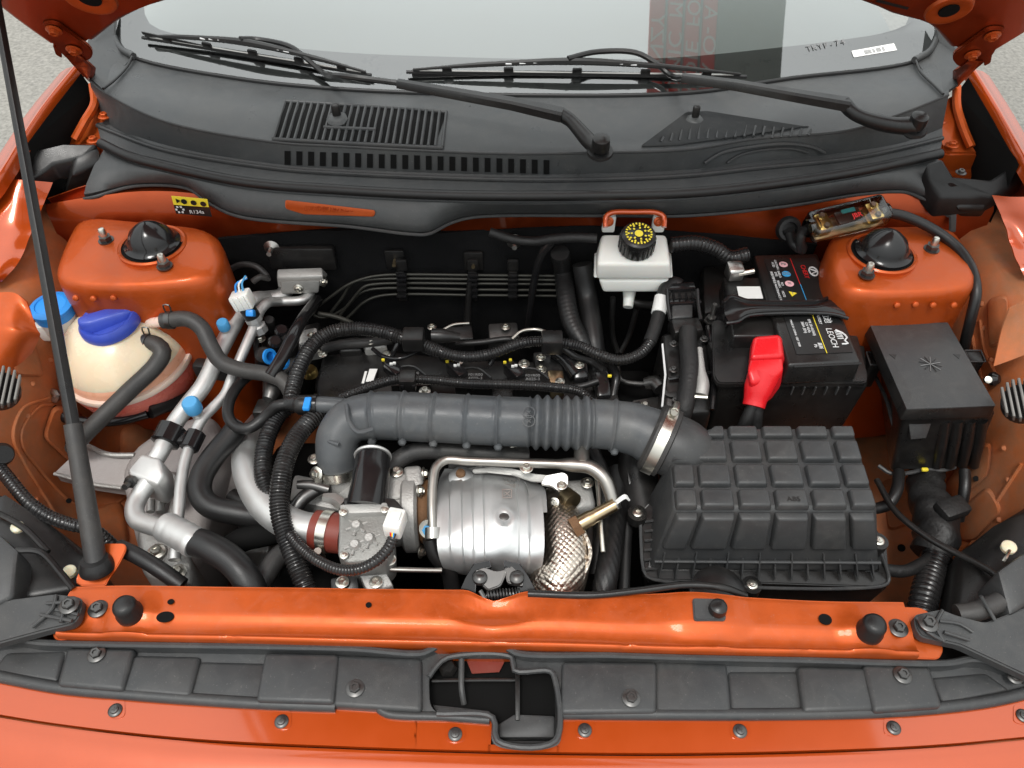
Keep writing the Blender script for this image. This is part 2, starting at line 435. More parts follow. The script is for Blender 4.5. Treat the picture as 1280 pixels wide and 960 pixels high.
def bolt(parent, loc, r, kind='bolt_dark', axis=(0, 0, 1), name='bolt'):
    return inst(name, ME[kind], at(loc, axis, (random.uniform(-1, 1), random.uniform(-1, 1), .1)) @ Matrix.Scale(r, 4), parent)
def clamp_band(name, loc, axis, r, w, m, parent, screw_dir=None):
    """worm-drive clamp: band ring + screw housing"""
    M = at(loc, axis); t = .0009
    b = obj(name, b_lathe([(r, -w / 2), (r + t, -w / 2), (r + t, w / 2), (r, w / 2), (r, -w / 2)], M, 40), m, parent)
    if screw_dir is not None:
        d = Vector(screw_dir); d = (d - Vector(axis).normalized() * d.dot(Vector(axis).normalized())).normalized()
        tang = Vector(axis).normalized().cross(d)
        c = Vector(loc) + d * (r + .005)
        hb = b_tube([c - tang * .011, c + tang * .011], .0052, 10, step=.01)
        hx = b_tube([c + tang * .011, c + tang * .017], .0045, 6, step=.01)
        obj('clamp_screw', join(hb, hx), m, b)
    return b

# ================================================================== the setting
def b_ground():
    bm = bmesh.new(); bmesh.ops.create_grid(bm, x_segments=40, y_segments=40, size=30)
    for v in bm.verts: v.co.z = -.88 + random.uniform(-.004, .004)
    return bm
obj('ground', b_ground(), 'asphalt', kind='structure', label='pale worn asphalt of the parking ground', cat='ground')
# a sign added overhead, out of view; it only shows mirrored in the windscreen
# (placed below, once the glass stands)

# ================================================================== car body
body = thing('car_body', 'orange painted car body shell round the open engine bay', 'car body', (0, .75, -.5))
def wing(sx):
    st = [.30, .42, .56, .72, .88, 1.0, 1.10]
    rows = []
    for x, z in ((.84, .13), (.75, .115), (.715, .02), (.70, -.10), (.66, -.20), (.56, -.245), (.42, -.27), (.30, -.32)):
        rows.append([V(sx * (x + (.03 if z > -.15 else 0) * (.75 - y) * .3), y, z + (.02 * math.sin(y * 9) if z < .05 else 0)) for y in st])
    def fn(u, v, co, n):
        d = .006 * math.sin(co.y * 31 + co.z * 14) * math.sin(co.x * 23) if v > .2 else 0
        return n * d
    return b_loft(rows, 30, 4, .0015, fn=fn)
for sx, lb in ((-1, 'dusty orange inner wing beside the coolant tank'), (1, 'dusty orange inner wing beside the fuse box')):
    obj('inner_wing', wing(sx), 'paint_dusty', body, lb)
# pressed panels, seams and holes of the inner wings
wl_, wr_ = [o for o in body.children if o.name.startswith('inner_wing')]
if wl_['label'].endswith('fuse box'): wl_, wr_ = wr_, wl_
def on(o, l, up):
    r = []
    for x, y in l:
        h = hit(o, x, y)
        if h is None: continue
        n = h[1] if (CAM - h[0]).dot(h[1]) > 0 else -h[1]; r.append(h[0] + n * up)
    return r
def pressed(o, l, up, m='paint_dusty', rnd=.012):
    q = roundpoly(on(o, l, up), rnd); c = sum(q, Vector()) / len(q); base = [c + (p - c) * 1.16 + (on_n(o, c) * -(up + .004)) for p in q]
    return obj('pressed_panel', b_hull(q, base, 0), m, body, ang=60)
def on_n(o, c):
    d = (c - CAM).normalized(); return -d
for o, l, up in ((wl_, [(47, 546), (58, 512), (84, 514), (104, 540), (112, 590), (82, 578)], .014), (wl_, [(150, 540), (214, 520), (230, 548), (200, 590), (150, 580)], .010), (wl_, [(110, 640), (150, 630), (160, 680), (124, 676)], .008), (wl_, [(4, 420), (34, 430), (44, 470), (12, 470)], .012),
                 (wr_, [(1190, 608), (1222, 560), (1246, 556), (1244, 592), (1206, 628)], .012), (wr_, [(1206, 640), (1240, 612), (1256, 640), (1222, 676), (1204, 672)], .008), (wr_, [(1104, 606), (1140, 604), (1150, 650), (1112, 664)], .010), (wr_, [(1240, 380), (1262, 376), (1268, 420), (1246, 436)], .012)):
    pressed(o, l, up)
for o, l in ((wl_, [(60, 498), (27, 512), (16, 545), (28, 575), (46, 606), (70, 644)]), (wl_, [(64, 506), (48, 509), (27, 537), (27, 556), (48, 586), (84, 624), (110, 640)]), (wl_, [(98, 650), (130, 640), (158, 620)]), (wr_, [(1278, 580), (1248, 626), (1222, 668), (1208, 690)]), (wr_, [(1226, 400), (1232, 440), (1246, 470)]), (wr_, [(1216, 420), (1222, 452), (1234, 488)])):
    obj('seam', b_tube(on(o, l, .001), .0028, 8), 'paint_dusty', body)
for o, x, y, r in ((wl_, 71, 550, .006), (wl_, 101, 502, .006), (wl_, 119, 514, .007), (wl_, 75, 628, .004), (wr_, 1128, 690, .006), (wr_, 1232, 600, .004)):
    c = on(o, [(x, y)], .016)[0]; obj('hole', b_lathe([(0, 0), (r, 0), (r, .0012), (0, .0012)], at(c, CAM - c), 16), 'void', body)
# under tray, radiator side, bay floor
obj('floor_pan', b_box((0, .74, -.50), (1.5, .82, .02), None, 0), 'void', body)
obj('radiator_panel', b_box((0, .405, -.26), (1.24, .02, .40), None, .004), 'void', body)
# firewall: orange upper strip and black insulation mat
SK = [(60, 262, .15), (106, 246, .165), (137, 238, .172), (172, 230, .178), (234, 233, .176), (299, 262, .162), (440, 276, .158), (560, 276, .158), (750, 264, .16), (860, 264, .16), (984, 252, .166), (1080, 238, .172), (1132, 236, .174), (1197, 254, .165), (1240, 262, .15)]
fw = pts(SK)
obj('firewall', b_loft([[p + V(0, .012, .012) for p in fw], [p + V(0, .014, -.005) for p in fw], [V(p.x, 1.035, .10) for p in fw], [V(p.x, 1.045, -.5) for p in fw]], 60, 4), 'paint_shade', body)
def mat_fn(u, v, co, n): return V(0, .006 * math.sin(co.x * 40) * math.sin(co.z * 33), 0)
obj('insulation_mat', b_loft([[Y(272, 299, 1.03), Y(350, 292, 1.03), Y(440, 286, 1.03), Y(545, 290, 1.03), Y(740, 284, 1.03), Y(840, 290, 1.03), Y(960, 300, 1.03), Y(1022, 306, 1.03)],
                          [V(x, 1.022, -.05) for x in (-.5, -.3, -.1, .1, .3, .42, .5)], [V(x, 1.02, -.48) for x in (-.5, -.3, -.1, .1, .3, .42, .5)]], 30, 8, .012, fn=mat_fn), 'felt', body)
for q in ((340, 309), (643, 301)):
    c = Y(*q, 1.02); obj('clip', b_lathe([(0, 0), (.012, 0), (.013, .002), (.004, .006), (.004, .022), (0, .022)], at(c, (0, -1, .1)), 18), 'steel', body)
for q in ((494, 324), (592, 326), (627, 419)):
    c = Y(*q, 1.018); st = obj('stud_plate', b_box(c, (.032, .006, .038), None, .003), 'plastic_black', body)
    obj('stud', b_tube([c, c + V(0, -.02, .002)], .003, 8, step=.01), 'bronze', st)
# strut towers
def tower(px, z0=.148):
    t = pts(px); t = roundpoly(t, .05, 5); c = sum(t, Vector()) / len(t)
    def ring(s, dz): return [V(c.x + (p.x - c.x) * s, c.y + (p.y - c.y) * s, p.z + dz) for p in t]
    bm = bmesh.new(); rs = []
    for s, dz in ((.50, .004), (.51, .004), (.86, .004), (.94, .000), (.985, -.008), (1.0, -.02), (1.005, -.05), (1.02, -.14), (1.04, -.24), (1.06, -.32)):
        rs.append([bm.verts.new(q) for q in ring(s, dz)])
    for a, b in zip(rs, rs[1:]):
        for k in range(len(a)): bm.faces.new((a[k], a[(k + 1) % len(a)], b[(k + 1) % len(b)], b[k]))
    bm.faces.new(rs[0])
    return bm
def strut(px, cx, cy, studs, lb, dim):
    t = obj('strut_tower', tower(px), 'paint_bay', body, lb, ang=60)
    c = P(cx, cy, .152)
    obj('tower_ring', b_lathe([(.050, -.004), (.0505, .002), (.048, .0042), (.045, .003), (.044, -.004), (.050, -.004)], at(c), 48), 'paint_bay', t)
    obj('tower_hole', b_lathe([(0, 0), (.045, 0), (.045, .001), (0, .001)], at(c + V(0, 0, .0005)), 40), 'void', t)
    obj('strut_cap', b_lathe([(0, 0), (.0405, 0), (.041, .004), (.036, .007), (.034, .010), (.033, .014), (.027, .025), (.016, .034), (.009, .0375), (.006, .0385), (0, .039)], at(c + V(.001, 0, .0015)), 48), 'plastic_gloss', t)
    for q in studs:
        p = P(*q, .152)
        obj('stud', join(b_lathe([(0, 0), (.0115, 0), (.0115, .002), (.0, .002)], at(p), 20), b_lathe([(0, .002), (.0092, .002), (.0092, .009), (0, .009)], at(p), 6)), 'steel_dark', t)
        obj('stud_thread', b_lathe([(0, .008), (.0055, .008), (.0055, .019), (.004, .022), (0, .023)], at(p), 14), 'zinc', t)
    for q in dim:
        p = P(*q, .128); obj('weld_dimple', b_lathe([(0, .0014), (.0025, .0011), (.0042, .0002), (.005, -.002)], at(p, (0, -.85, .4)), 14), 'paint_bay', t)
strut([(98, 268, .15), (272, 285, .15), (283, 322, .148), (262, 352, .146), (180, 361, .144), (92, 360, .144), (62, 345, .144), (80, 299, .148)], 191, 307, ((133, 301), (206, 333)),
      'left strut tower with shiny black dome cap', ((94, 373), (116, 374), (141, 373)))
strut([(1038, 283, .15), (1190, 280, .15), (1212, 310, .148), (1226, 352, .146), (1206, 366, .144), (1110, 371, .144), (1056, 366, .144), (1034, 330, .147)], 1102, 317, ((1083, 344), (1164, 312)),
      'right strut tower with shiny black dome cap', ((1122, 382), (1145, 381), (1167, 382), (1193, 382)))
# front wings (fenders): outer skin and inner flange
def fender(l, sx):
    e = pts(l)
    r1 = [p + V(sx * .012, 0, -.004) for p in e]; r2 = [p + V(sx * .05, 0, -.05) for p in e]; r3 = [p + V(sx * .07, 0, -.35) for p in e]; r0 = [p + V(-sx * .002, 0, -.02) for p in e]
    return b_loft([r0, e, r1, r2, r3], 20, 3, .0012)
fl = obj('fender', fender([(99, 80, .285), (60, 128, .268), (24, 182, .246), (0, 222, .23), (-60, 300, .17), (-110, 420, .10), (-150, 600, .02)], -1), 'paint', body, 'left orange fender edge')
fr = obj('fender', fender([(1213, 84, .285), (1245, 136, .266), (1280, 200, .24), (1330, 290, .18), (1380, 420, .10), (1420, 600, .02)], 1), 'paint', body, 'right orange fender edge')
# dark hollow beside each hinge
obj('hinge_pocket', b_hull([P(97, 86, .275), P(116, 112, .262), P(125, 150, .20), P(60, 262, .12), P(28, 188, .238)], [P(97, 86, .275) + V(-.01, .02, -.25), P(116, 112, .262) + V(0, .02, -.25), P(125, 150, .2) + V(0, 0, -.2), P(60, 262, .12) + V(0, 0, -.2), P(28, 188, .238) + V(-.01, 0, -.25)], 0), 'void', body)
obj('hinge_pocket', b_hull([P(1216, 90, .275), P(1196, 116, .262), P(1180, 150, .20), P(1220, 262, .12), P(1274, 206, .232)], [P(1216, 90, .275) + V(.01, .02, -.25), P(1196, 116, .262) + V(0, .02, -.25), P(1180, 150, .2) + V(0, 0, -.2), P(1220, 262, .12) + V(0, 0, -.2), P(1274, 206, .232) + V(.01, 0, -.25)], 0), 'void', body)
# inner flanges, wavy pressed edge
def wav(u, v, co, n): return n * (.0008 * math.sin(u * 26) * v)
obj('fender_flange', b_loft([[(-6, 224, .21), (-30, 300, .16), (-40, 360, .13)], [(30, 225, .21), (10, 290, .165), (-12, 352, .14)], [(66, 228, .19), (38, 294, .155), (22, 330, .14), (2, 352, .13)]], 26, 5, .0015, fn=wav), 'paint', body, 'bright orange pressed flange of the left fender')
obj('fender_flange', b_loft([[(1290, 246, .21), (1310, 300, .17), (1330, 360, .13)], [(1262, 246, .205), (1276, 290, .165), (1296, 345, .14)], [(1240, 244, .20), (1255, 278, .172), (1266, 313, .155), (1280, 345, .135)]], 26, 5, .0015, fn=wav), 'paint', body, 'bright orange pressed flange of the right fender')
obj('wing_bracket', b_loft([[(-12, 366, .165), (18, 366, .165), (33, 377, .16)], [(-12, 400, .15), (17, 401, .15), (46, 410, .13)], [(-10, 420, .14), (22, 418, .14), (50, 420, .12)], [(-10, 470, .10), (20, 458, .095), (40, 442, .085)]], 14, 5, .002), 'paint_bay', body, 'orange headlamp bracket at the left edge')
obj('wing_bracket', b_loft([[(1262, 386, .16), (1290, 370, .165)], [(1252, 414, .13), (1290, 398, .14)], [(1242, 458, .09), (1264, 450, .10), (1290, 440, .11)]], 14, 5, .002), 'paint_dusty', body, 'dusty orange headlamp bracket at the right edge')
# hinge pillars: pressed orange brackets with two bolts each
def hinge_base(px, bl, rail, lb):
    b = obj('hinge_bracket', b_plate(px, .03, rnd=.008, bevel=.003), 'paint_bay', body, lb)
    obj('bracket_rib', b_tube(rail, .007, 8), 'paint_bay', b)
    for q in bl: bolt(b, P(*q), .0105, 'bolt_orange')
hinge_base([(112, 108, .262), (128, 118, .258), (138, 156, .222), (124, 184, .205), (80, 182, .195), (78, 168, .2), (108, 140, .23)], ((131, 146, .236), (117, 176, .215)), [(116, 106, .27), (118, 130, .25), (106, 152, .235), (94, 174, .215)], 'left hinge bracket with two orange bolts')
hinge_base([(1202, 112, .262), (1184, 122, .255), (1168, 156, .225), (1180, 192, .205), (1226, 192, .2), (1230, 178, .205), (1204, 145, .23)], ((1174, 152, .234), (1190, 182, .215)), [(1196, 108, .27), (1196, 132, .25), (1204, 160, .23), (1214, 184, .212)], 'right hinge bracket with two orange bolts')
obj('pillar_plate', b_plate([(1180, 196, .19), (1222, 194, .19), (1222, 222, .16), (1184, 222, .16)], .004, rnd=.003), 'paint_bay', body)
obj('warning_label', b_plate([Y(214, 245, 1.012), Y(259, 249, 1.012), Y(265, 271, 1.012), Y(220, 267, 1.012)], .0006, down=(0, 1, 0), bevel=0), 'print_black', body)
wl = obj('warning_label', b_plate([Y(214, 245, 1.011), Y(259, 249, 1.011), Y(261, 259, 1.011), Y(217, 256, 1.011)], .0006, down=(0, 1, 0), bevel=0), 'yellow', body, 'yellow and black warning label')
for i, (x, y) in enumerate(((222, 251), (230, 252), (242, 253.5), (254, 255))):
    obj('pictogram', b_lathe([(0, 0), (.0045, 0), (.0045, .0004), (0, .0004)], at(Y(x, y, 1.010), (0, -1, 0)), 3 if i == 0 else 12), 'print_black', wl)
text('lettering', 'R134a', .009, Y(246, 265, 1.0105), (1, 0, .0), (0, -1, 0), 'print_white', wl)
for k in range(6):
    a = k * math.pi / 3; obj('snowflake_arm', b_box(Y(225, 262, 1.0105) + V(.0055 * math.cos(a), 0, .0055 * math.sin(a)), (.003, .0006, .003), None, 0), 'print_white', wl)

# ================================================================== bonnet standing open, with its hinges
bon = thing('bonnet', 'orange bonnet propped open, shade-darkened underside corners showing above the windscreen', 'bonnet', (0, 1.1, .40))
BP, BN = V(0, 1.09, .40), V(0, .82, .57).normalized(); BU = V(0, -.57, .82)
def B(px, py, up=0): return PL(px, py, BP, BN) - BN * up
lo, ro = B(0, 6), B(1280, 41)
out = [B(110, 50), B(96, 62), B(66, 55), B(39, 36), lo, lo + BU * .50 + V(-.02, 0, 0), lo + BU * .85 + V(.08, 0, 0), BP + BU * 1.10, ro + BU * .85 + V(-.08, 0, 0), ro + BU * .50 + V(.02, 0, 0), ro, B(1242, 64), B(1215, 70), B(1196, 59), B(1167, 30), B(1119, 16), B(1080, 0), B(640, -75), B(203, 0), B(148, 22)]
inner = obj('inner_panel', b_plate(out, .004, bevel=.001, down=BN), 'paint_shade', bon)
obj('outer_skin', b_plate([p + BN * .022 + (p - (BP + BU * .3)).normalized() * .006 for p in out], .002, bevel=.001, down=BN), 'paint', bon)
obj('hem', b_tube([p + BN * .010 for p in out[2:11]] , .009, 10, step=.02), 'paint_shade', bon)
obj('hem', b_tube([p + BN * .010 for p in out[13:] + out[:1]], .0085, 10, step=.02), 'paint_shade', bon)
for (x, y), rr in (((112, -4), .034), ((1186, 11), .03)):
    c = B(x, y)
    d = obj('pressed_dish', b_lathe([(rr * 1.0, -.0005), (rr * .93, .004), (rr * .8, .005), (rr * .5, .002), (0, .002)], at(c, -BN), 32), 'paint_bay', bon)
    obj('hole', b_lathe([(0, 0), (rr * .42, 0), (rr * .42, .0015), (0, .0015)], at(c - BN * .0022, -BN), 24), 'void', d)
obj('maker_mark', b_plate([B(1098, -1, .001), B(1136, 9, .001), B(1134, 11.5, .001), B(1094, 1.5, .001)], .0006, down=BN, bevel=0), 'print_black', bon)
def hinge(l, leg, bl, tab, lb):
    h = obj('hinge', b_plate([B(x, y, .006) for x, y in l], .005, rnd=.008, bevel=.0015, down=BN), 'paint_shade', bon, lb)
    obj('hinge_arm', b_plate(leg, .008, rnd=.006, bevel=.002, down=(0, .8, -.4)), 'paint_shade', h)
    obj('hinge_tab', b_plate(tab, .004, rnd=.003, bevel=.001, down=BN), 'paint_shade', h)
    for q in bl: bolt(h, B(*q, .0075), .0105, 'bolt_orange', -BN)
def Bl(l, up=.008): return [B(x, y, up) for x, y in l]
hinge([(52, 27), (60, 24), (72, 25), (112, 54), (117, 62), (114, 70), (104, 74), (92, 76), (76, 62)], Bl([(80, 62), (100, 62), (117, 78)], .008) + [P(116, 92, .285), P(111, 103, .272), P(107, 97, .285)] + Bl([(92, 76)], .008), ((68, 31), (93, 56)),
      Bl([(66, 54), (76, 58), (78, 70), (70, 66)], .004), 'left bonnet hinge with two bolts')
hinge([(1257, 34), (1248, 31), (1234, 32), (1192, 62), (1190, 70), (1196, 78), (1206, 82), (1218, 80), (1240, 66)], Bl([(1232, 70), (1212, 68), (1194, 82)], .008) + [P(1194, 98, .285), P(1197, 110, .272), P(1202, 104, .285)] + Bl([(1220, 80)], .008), ((1240, 38), (1215, 62)),
      Bl([(1240, 66), (1229, 72), (1230, 80), (1238, 76)], .004), 'right bonnet hinge with two bolts')

# ================================================================== windscreen
ws = thing('windscreen', 'sloping windscreen glass reflecting the pale sky', 'windscreen', (0, 1.25, .25))
GL = [(120, 40, .275), (168, 73, .268), (296, 99, .262), (420, 112, .26), (640, 120, .26), (860, 117, .26), (988, 99, .262), (1142, 78, .268), (1190, 48, .275)]
gm, ge = P(640, 120, .26), P(168, 73, .268)                       # one smooth sweep of the glass foot
gr_ = P(1142, 78, .268)
gb_ = ((ge.y - gm.y) / ge.x - (gr_.y - gm.y) / gr_.x) / (ge.x - gr_.x); gl_ = (ge.y - gm.y) / ge.x - gb_ * ge.x
g0 = [V(x, gm.y + gb_ * x * x + gl_ * x - .008, .250 + .008 * (x / ge.x) ** 2) for x in [-.77 + k * .077 for k in range(21)]]
def gz(p, k): return p + V(0, .5 * k, .245 * k + .02 * k * (1 - k))
glass = obj('glass', b_loft([g0, [gz(p, .5) for p in g0], [gz(p, 1.) for p in g0]], 40, 8, 0), 'glass', ws, flip=False)
def gl(px, py, up=0.):
    h = hit(glass, px, py)
    if h is None: return P(px, py, .30 + up)
    n = h[1] if h[1].z > 0 else -h[1]
    return h[0] + n * up
def glr(px, py, up):
    h = hit(glass, px, py)
    if h is None: return P(px, py, .30 + up)
    d = ray(px, py).normalized(); n = h[1] if h[1].z > 0 else -h[1]
    return h[0] + d * (up / d.dot(n))
# black ceramic border printed on the inside of the glass
edge = [(176, -14), (181, 22), (200, 35), (300, 49), (420, 62), (560, 68), (700, 71), (840, 69), (960, 58), (1060, 46), (1120, 35), (1139, 24), (1136, -14)]
low = [(100, -14), (118, 38), (150, 66), (296, 101), (420, 114), (560, 120), (700, 121), (860, 118), (988, 101), (1080, 90), (1150, 78), (1200, 44), (1210, -14)]
obj('ceramic_border', b_loft([[gl(x, y, -.006) for x, y in low], [gl((a[0] + b[0]) / 2, (a[1] + b[1]) / 2, -.006) for a, b in zip(low, edge)], [gl(x, y, -.006) for x, y in edge]], 60, 4, .0008), 'frit', ws)
stk = obj('sticker', b_plate([gl(1064, 64, .001), gl(1117, 54.5, .001), gl(1121, 63, .001), gl(1067, 72, .001)], .0004, bevel=0), 'white', ws, 'small white sticker')
for i_, ch in enumerate('TKYP-74'):
    px_, py_ = 1011 + 7 * i_, 61 - 1.35 * i_
    text('lettering', ch, .015, gl(px_, py_, .0015), gl(px_ + 4, py_ - .77) - gl(px_ - 4, py_ + .77), gl(px_, py_, 1) - gl(px_, py_), 'print_grey', ws)
text('lettering', '|||||| || |||| ||', .009, gl(1092, 63.5, .0018), gl(1117, 58) - gl(1064, 68), gl(1092, 63, 1) - gl(1092, 63), 'print_grey', stk)
# dashboard top seen through the glass
obj('dashboard', b_loft([[V(x, 1.24 + .18 * abs(x) ** 1.5, .17) for x in (-.76, -.4, 0, .4, .76)], [V(x, 1.6, .22) for x in (-.76, -.4, 0, .4, .76)], [V(x, 1.95, .24) for x in (-.76, -.4, 0, .4, .76)]], 20, 5, .01), 'dash', body, 'pale dashboard behind the windscreen')

# sign added overhead to give the windscreen its mirrored lettering
def mirror(px, py):
    h = hit(glass, px, py); p, n = h; n = n if n.z > 0 else -n
    d = ray(px, py).normalized(); return p, d - n * 2 * d.dot(n)
CZ = 3.1                                          # underside of the canopy added out of view overhead
cy = thing('added_signboard', 'red and grey canopy mirrored in the windscreen', 'signboard', V(1.35, 2.2, CZ))
obj('grey_sheet', b_box((1.58, 2.2, CZ + .03), (.48, 2.2, .03), None, .004), 'banner_grey', cy)
for k, x in enumerate((.86, .98, 1.10, 1.22)):
    st = obj('red_board', b_box((x + .055, 2.2, CZ + .02), (.10, 2.2, .03), None, .004), 'banner_red', cy)
    text('lettering', ('NZY ', 'OMIC  MO', 'AOIE  FOR', 'A O- A')[k], .13, V(x + .055, 2.0, CZ + .004), (0, 1, 0), (0, 0, -1), 'print_white', st, depth=.001)
    obj('batten', b_box((x + .112, 2.2, CZ + .02), (.012, 2.2, .05), None, .002), 'banner_grey', cy)

# ================================================================== scuttle (cowl) under the windscreen
cowl = thing('scuttle_panel', 'dark grey plastic scuttle panel with slotted air intake below the windscreen', 'scuttle panel', (0, 1.1, .2))
TOPE = pts(GL)
crease = pts([(112, 100, .285), (129, 114, .278), (206, 151, .262), (344, 177, .247), (420, 182, .245), (626, 191, .243), (740, 190, .243), (860, 186, .243), (943, 173, .247), (1060, 162, .255), (1130, 140, .268), (1186, 118, .285)])
foot = pts([(118, 132, .235), (141, 157, .228), (206, 181, .22), (344, 205, .212), (420, 211, .21), (626, 218, .208), (740, 217, .208), (860, 212, .208), (943, 203, .21), (1060, 190, .215), (1130, 178, .222), (1178, 160, .232)])
def lerp_row(a, b, t, n=14):
    a, b = resample(a, n), resample(b, n); return [p.lerp(q, t) for p, q in zip(a, b)]
def top_fn(u, v, co, n):
    h = 0
    if .40 < u < .80 and v > .1:                                   # hollow that houses the wiper linkage
        w = min(1, (u - .40) / .14) * min(1, (.80 - u) / .03); h = -.012 * max(0, w) * math.sin(math.pi * min(1, v * 1.1))
    return V(0, 0, h)
mid = lerp_row(TOPE, crease, .5)
for p in mid: p.z += .006
top = obj('upper_surface', b_loft([TOPE, mid, crease], 60, 8, .002, fn=top_fn), 'plastic_cowl', cowl)
obj('glass_lip', b_tube([p + V(0, -.001, .002) for p in TOPE], .0035, 8), 'rubber', cowl)
obj('front_face', b_loft([crease, foot], 60, 4, .002), 'plastic_cowl', cowl)
obj('crease_bead', b_tube([p + V(0, 0, -.001) for p in crease], .0022, 8), 'plastic_grey', cowl)
chan = pts([(122, 158, .222), (141, 166, .22), (206, 189, .215), (344, 212, .208), (420, 218, .206), (626, 226, .204), (740, 226, .204), (860, 221, .204), (943, 212, .206), (1060, 200, .21), (1130, 186, .216), (1178, 174, .224)])
SEAL = [(126, 179, .222), (160, 195, .220), (206, 207, .217), (309, 228, .213), (420, 237, .211), (530, 243, .21), (640, 245, .21), (750, 244, .21), (860, 241, .21), (943, 233, .212), (1060, 216, .215), (1149, 198, .22), (1176, 192, .222)]
lowp = [p + V(0, -.002, -.012) for p in pts(SEAL)]
obj('channel', b_loft([foot, chan, lowp], 60, 4, .002), 'plastic_cowl', cowl)
obj('channel_bead', b_tube([p + V(0, 0, .002) for p in chan], .0035, 8), 'plastic_grey', cowl)
skirt_b = [(106, 246, .165), (122, 243, .17), (137, 238, .172), (172, 230, .178), (234, 233, .176), (261, 251, .168), (299, 268, .162), (440, 281, .158), (513, 290, .154), (535, 290, .154), (564, 276, .158), (592, 269, .16), (750, 267, .16), (860, 267, .16), (984, 255, .166), (1080, 240, .172), (1132, 238, .174), (1156, 247, .17), (1197, 256, .165)]
def skirt(l):
    lw = pts(l); up = resample(lowp, 60)
    # keep each lower point at its own x
    def up_at(x): return min(up, key=lambda p: abs(p.x - x))
    n = 90; c = crom(lw, .004); rows_b = []; rows_a = []
    for k in range(n):
        p = c[int(k * (len(c) - 1) / (n - 1))]; rows_b.append(p); rows_a.append(up_at(p.x * .985))
    bm = bmesh.new(); g = []
    ra = resample(rows_a, n)
    for a, b in zip(ra, rows_b):
        col = []
        for t, dz, dy in ((0, 0, 0), (.35, .006, -.006), (.75, .006, -.007), (.93, .003, -.006), (1, 0, 0), (1.0, -.006, .004)):
            p = a.lerp(b, t); col.append(bm.verts.new(p + V(0, dy, dz)))
        g.append(col)
    for i in range(n - 1):
        for j in range(5): bm.faces.new((g[i][j], g[i + 1][j], g[i + 1][j + 1], g[i][j + 1]))
    bmesh.ops.recalc_face_normals(bm, faces=bm.faces)
    return bm
sk = obj('lower_skirt', skirt(skirt_b), 'plastic_cowl', cowl, ang=60)
obj('skirt_bead', b_tube([p + V(0, -.004, -.001) for p in pts(skirt_b)], .0028, 8), 'plastic_grey', cowl)
def lay(o, l, up):
    r = []
    for x, y in l:
        h = hit(o, x, y)
        r.append((h[0] + (h[1] if h[1].z > 0 or h[1].y < 0 else -h[1]) * up) if h else P(x, y, .18))
    return r
obj('slot_window', b_plate(roundpoly(lay(sk, [(357, 250), (470, 262), (468, 269), (380, 266), (357, 259)], .0025), .004), .002, bevel=.0006), 'paint_bay', cowl, 'orange slot showing the stamped number')
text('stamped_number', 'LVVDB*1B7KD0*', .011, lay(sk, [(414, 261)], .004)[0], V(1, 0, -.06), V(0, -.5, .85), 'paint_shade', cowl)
# intake grille: bars over a dark opening
def grille():
    x0, x1 = 343, 558
    dark = obj('grille_opening', b_loft([lay(top, [(357 + 201 * t - 15 * v, 127 + 14 * t + (47 - 3 * t) * v) for t in (0, .25, .5, .75, 1)], .0012) for v in (0, .33, .66, 1)], 24, 3, 0), 'void', cowl)
    n = 24; me = {}
    for k in range(n + 1):
        t = k / n
        a, b = (357 + (558 - 357) * t, 127 + 14 * t), (342 + (553 - 342) * t, 174.5 + 10.5 * t)
        p = lay(top, [a, b], .0022)
        obj('slat', b_tube(p, .0026, 6, step=.02), 'plastic_grey', cowl)
    for l in ([(355, 127.5), (460, 134), (559, 141.5)], [(341, 175), (450, 181), (554, 186)], [(405, 160), (470, 163)]):
        obj('grille_rail', b_tube(lay(top, l, .0015), .003, 8), 'plastic_grey', cowl)
    for (x, y), r in (((422, 145), .017), ((868, 147), .015)):
        c = lay(top, [(x, y + 6)], .001)[0]
        pl = obj('plug', b_lathe([(0, 0), (r, 0), (r, .003), (r * .75, .007), (r * .6, .008), (0, .008)], at(c, (0, -.25, 1)), 8), 'plastic_cowl', cowl)
        obj('plug_grip', b_box(c + V(0, .002, .016), (r * .8, r * .55, .022), Matrix.Rotation(R(8), 3, 'Z'), .004, 3), 'plastic_black', pl)
grille()
# square slots in the front face
fr_ = [o for o in bpy.data.objects if o.name == 'front_face'][0]
for k in range(1, 24):
    x = 345 + k * 14.7
    yb = 190.5 + (x - 349) * .035 + 4; 
    q = lay(fr_, [(x - 3.6, yb - 6.5), (x + 3.6, yb - 6.2), (x + 3.6, yb + 11), (x - 3.6, yb + 10.8)], .0016)
    obj('slot', b_plate(q, .001, bevel=0, down=(0, 1, -.3)), 'void', cowl)
# ribbed triangle and the arched recess on the right
tri = obj('ribbed_panel', b_plate(roundpoly(lay(top, [(858, 141), (884, 140), (1010, 160), (1060, 165), (850, 182), (800, 184)], .003), .006), .002), 'plastic_grey', cowl)
for k in range(17):
    t = k / 16; x = 826 + 184 * t; a = 172 - 20 * min(1, t * 4) + 10 * t; b = 183 - 12 * t
    obj('rib', b_tube(lay(top, [(x + 3, a + 2), (x, b - 3)], .0035), .0018, 6, step=.02), 'plastic_grey', cowl)
obj('arch', b_tube(lay(fr_, [(880, 203), (900, 191), (940, 183), (985, 179), (1015, 183), (1030, 190)], .003), .0028, 8), 'plastic_grey', cowl)
obj('arch', b_tube(lay(fr_, [(908, 203), (925, 193), (960, 186), (990, 185), (1010, 190)], .003), .002, 8), 'plastic_grey', cowl)
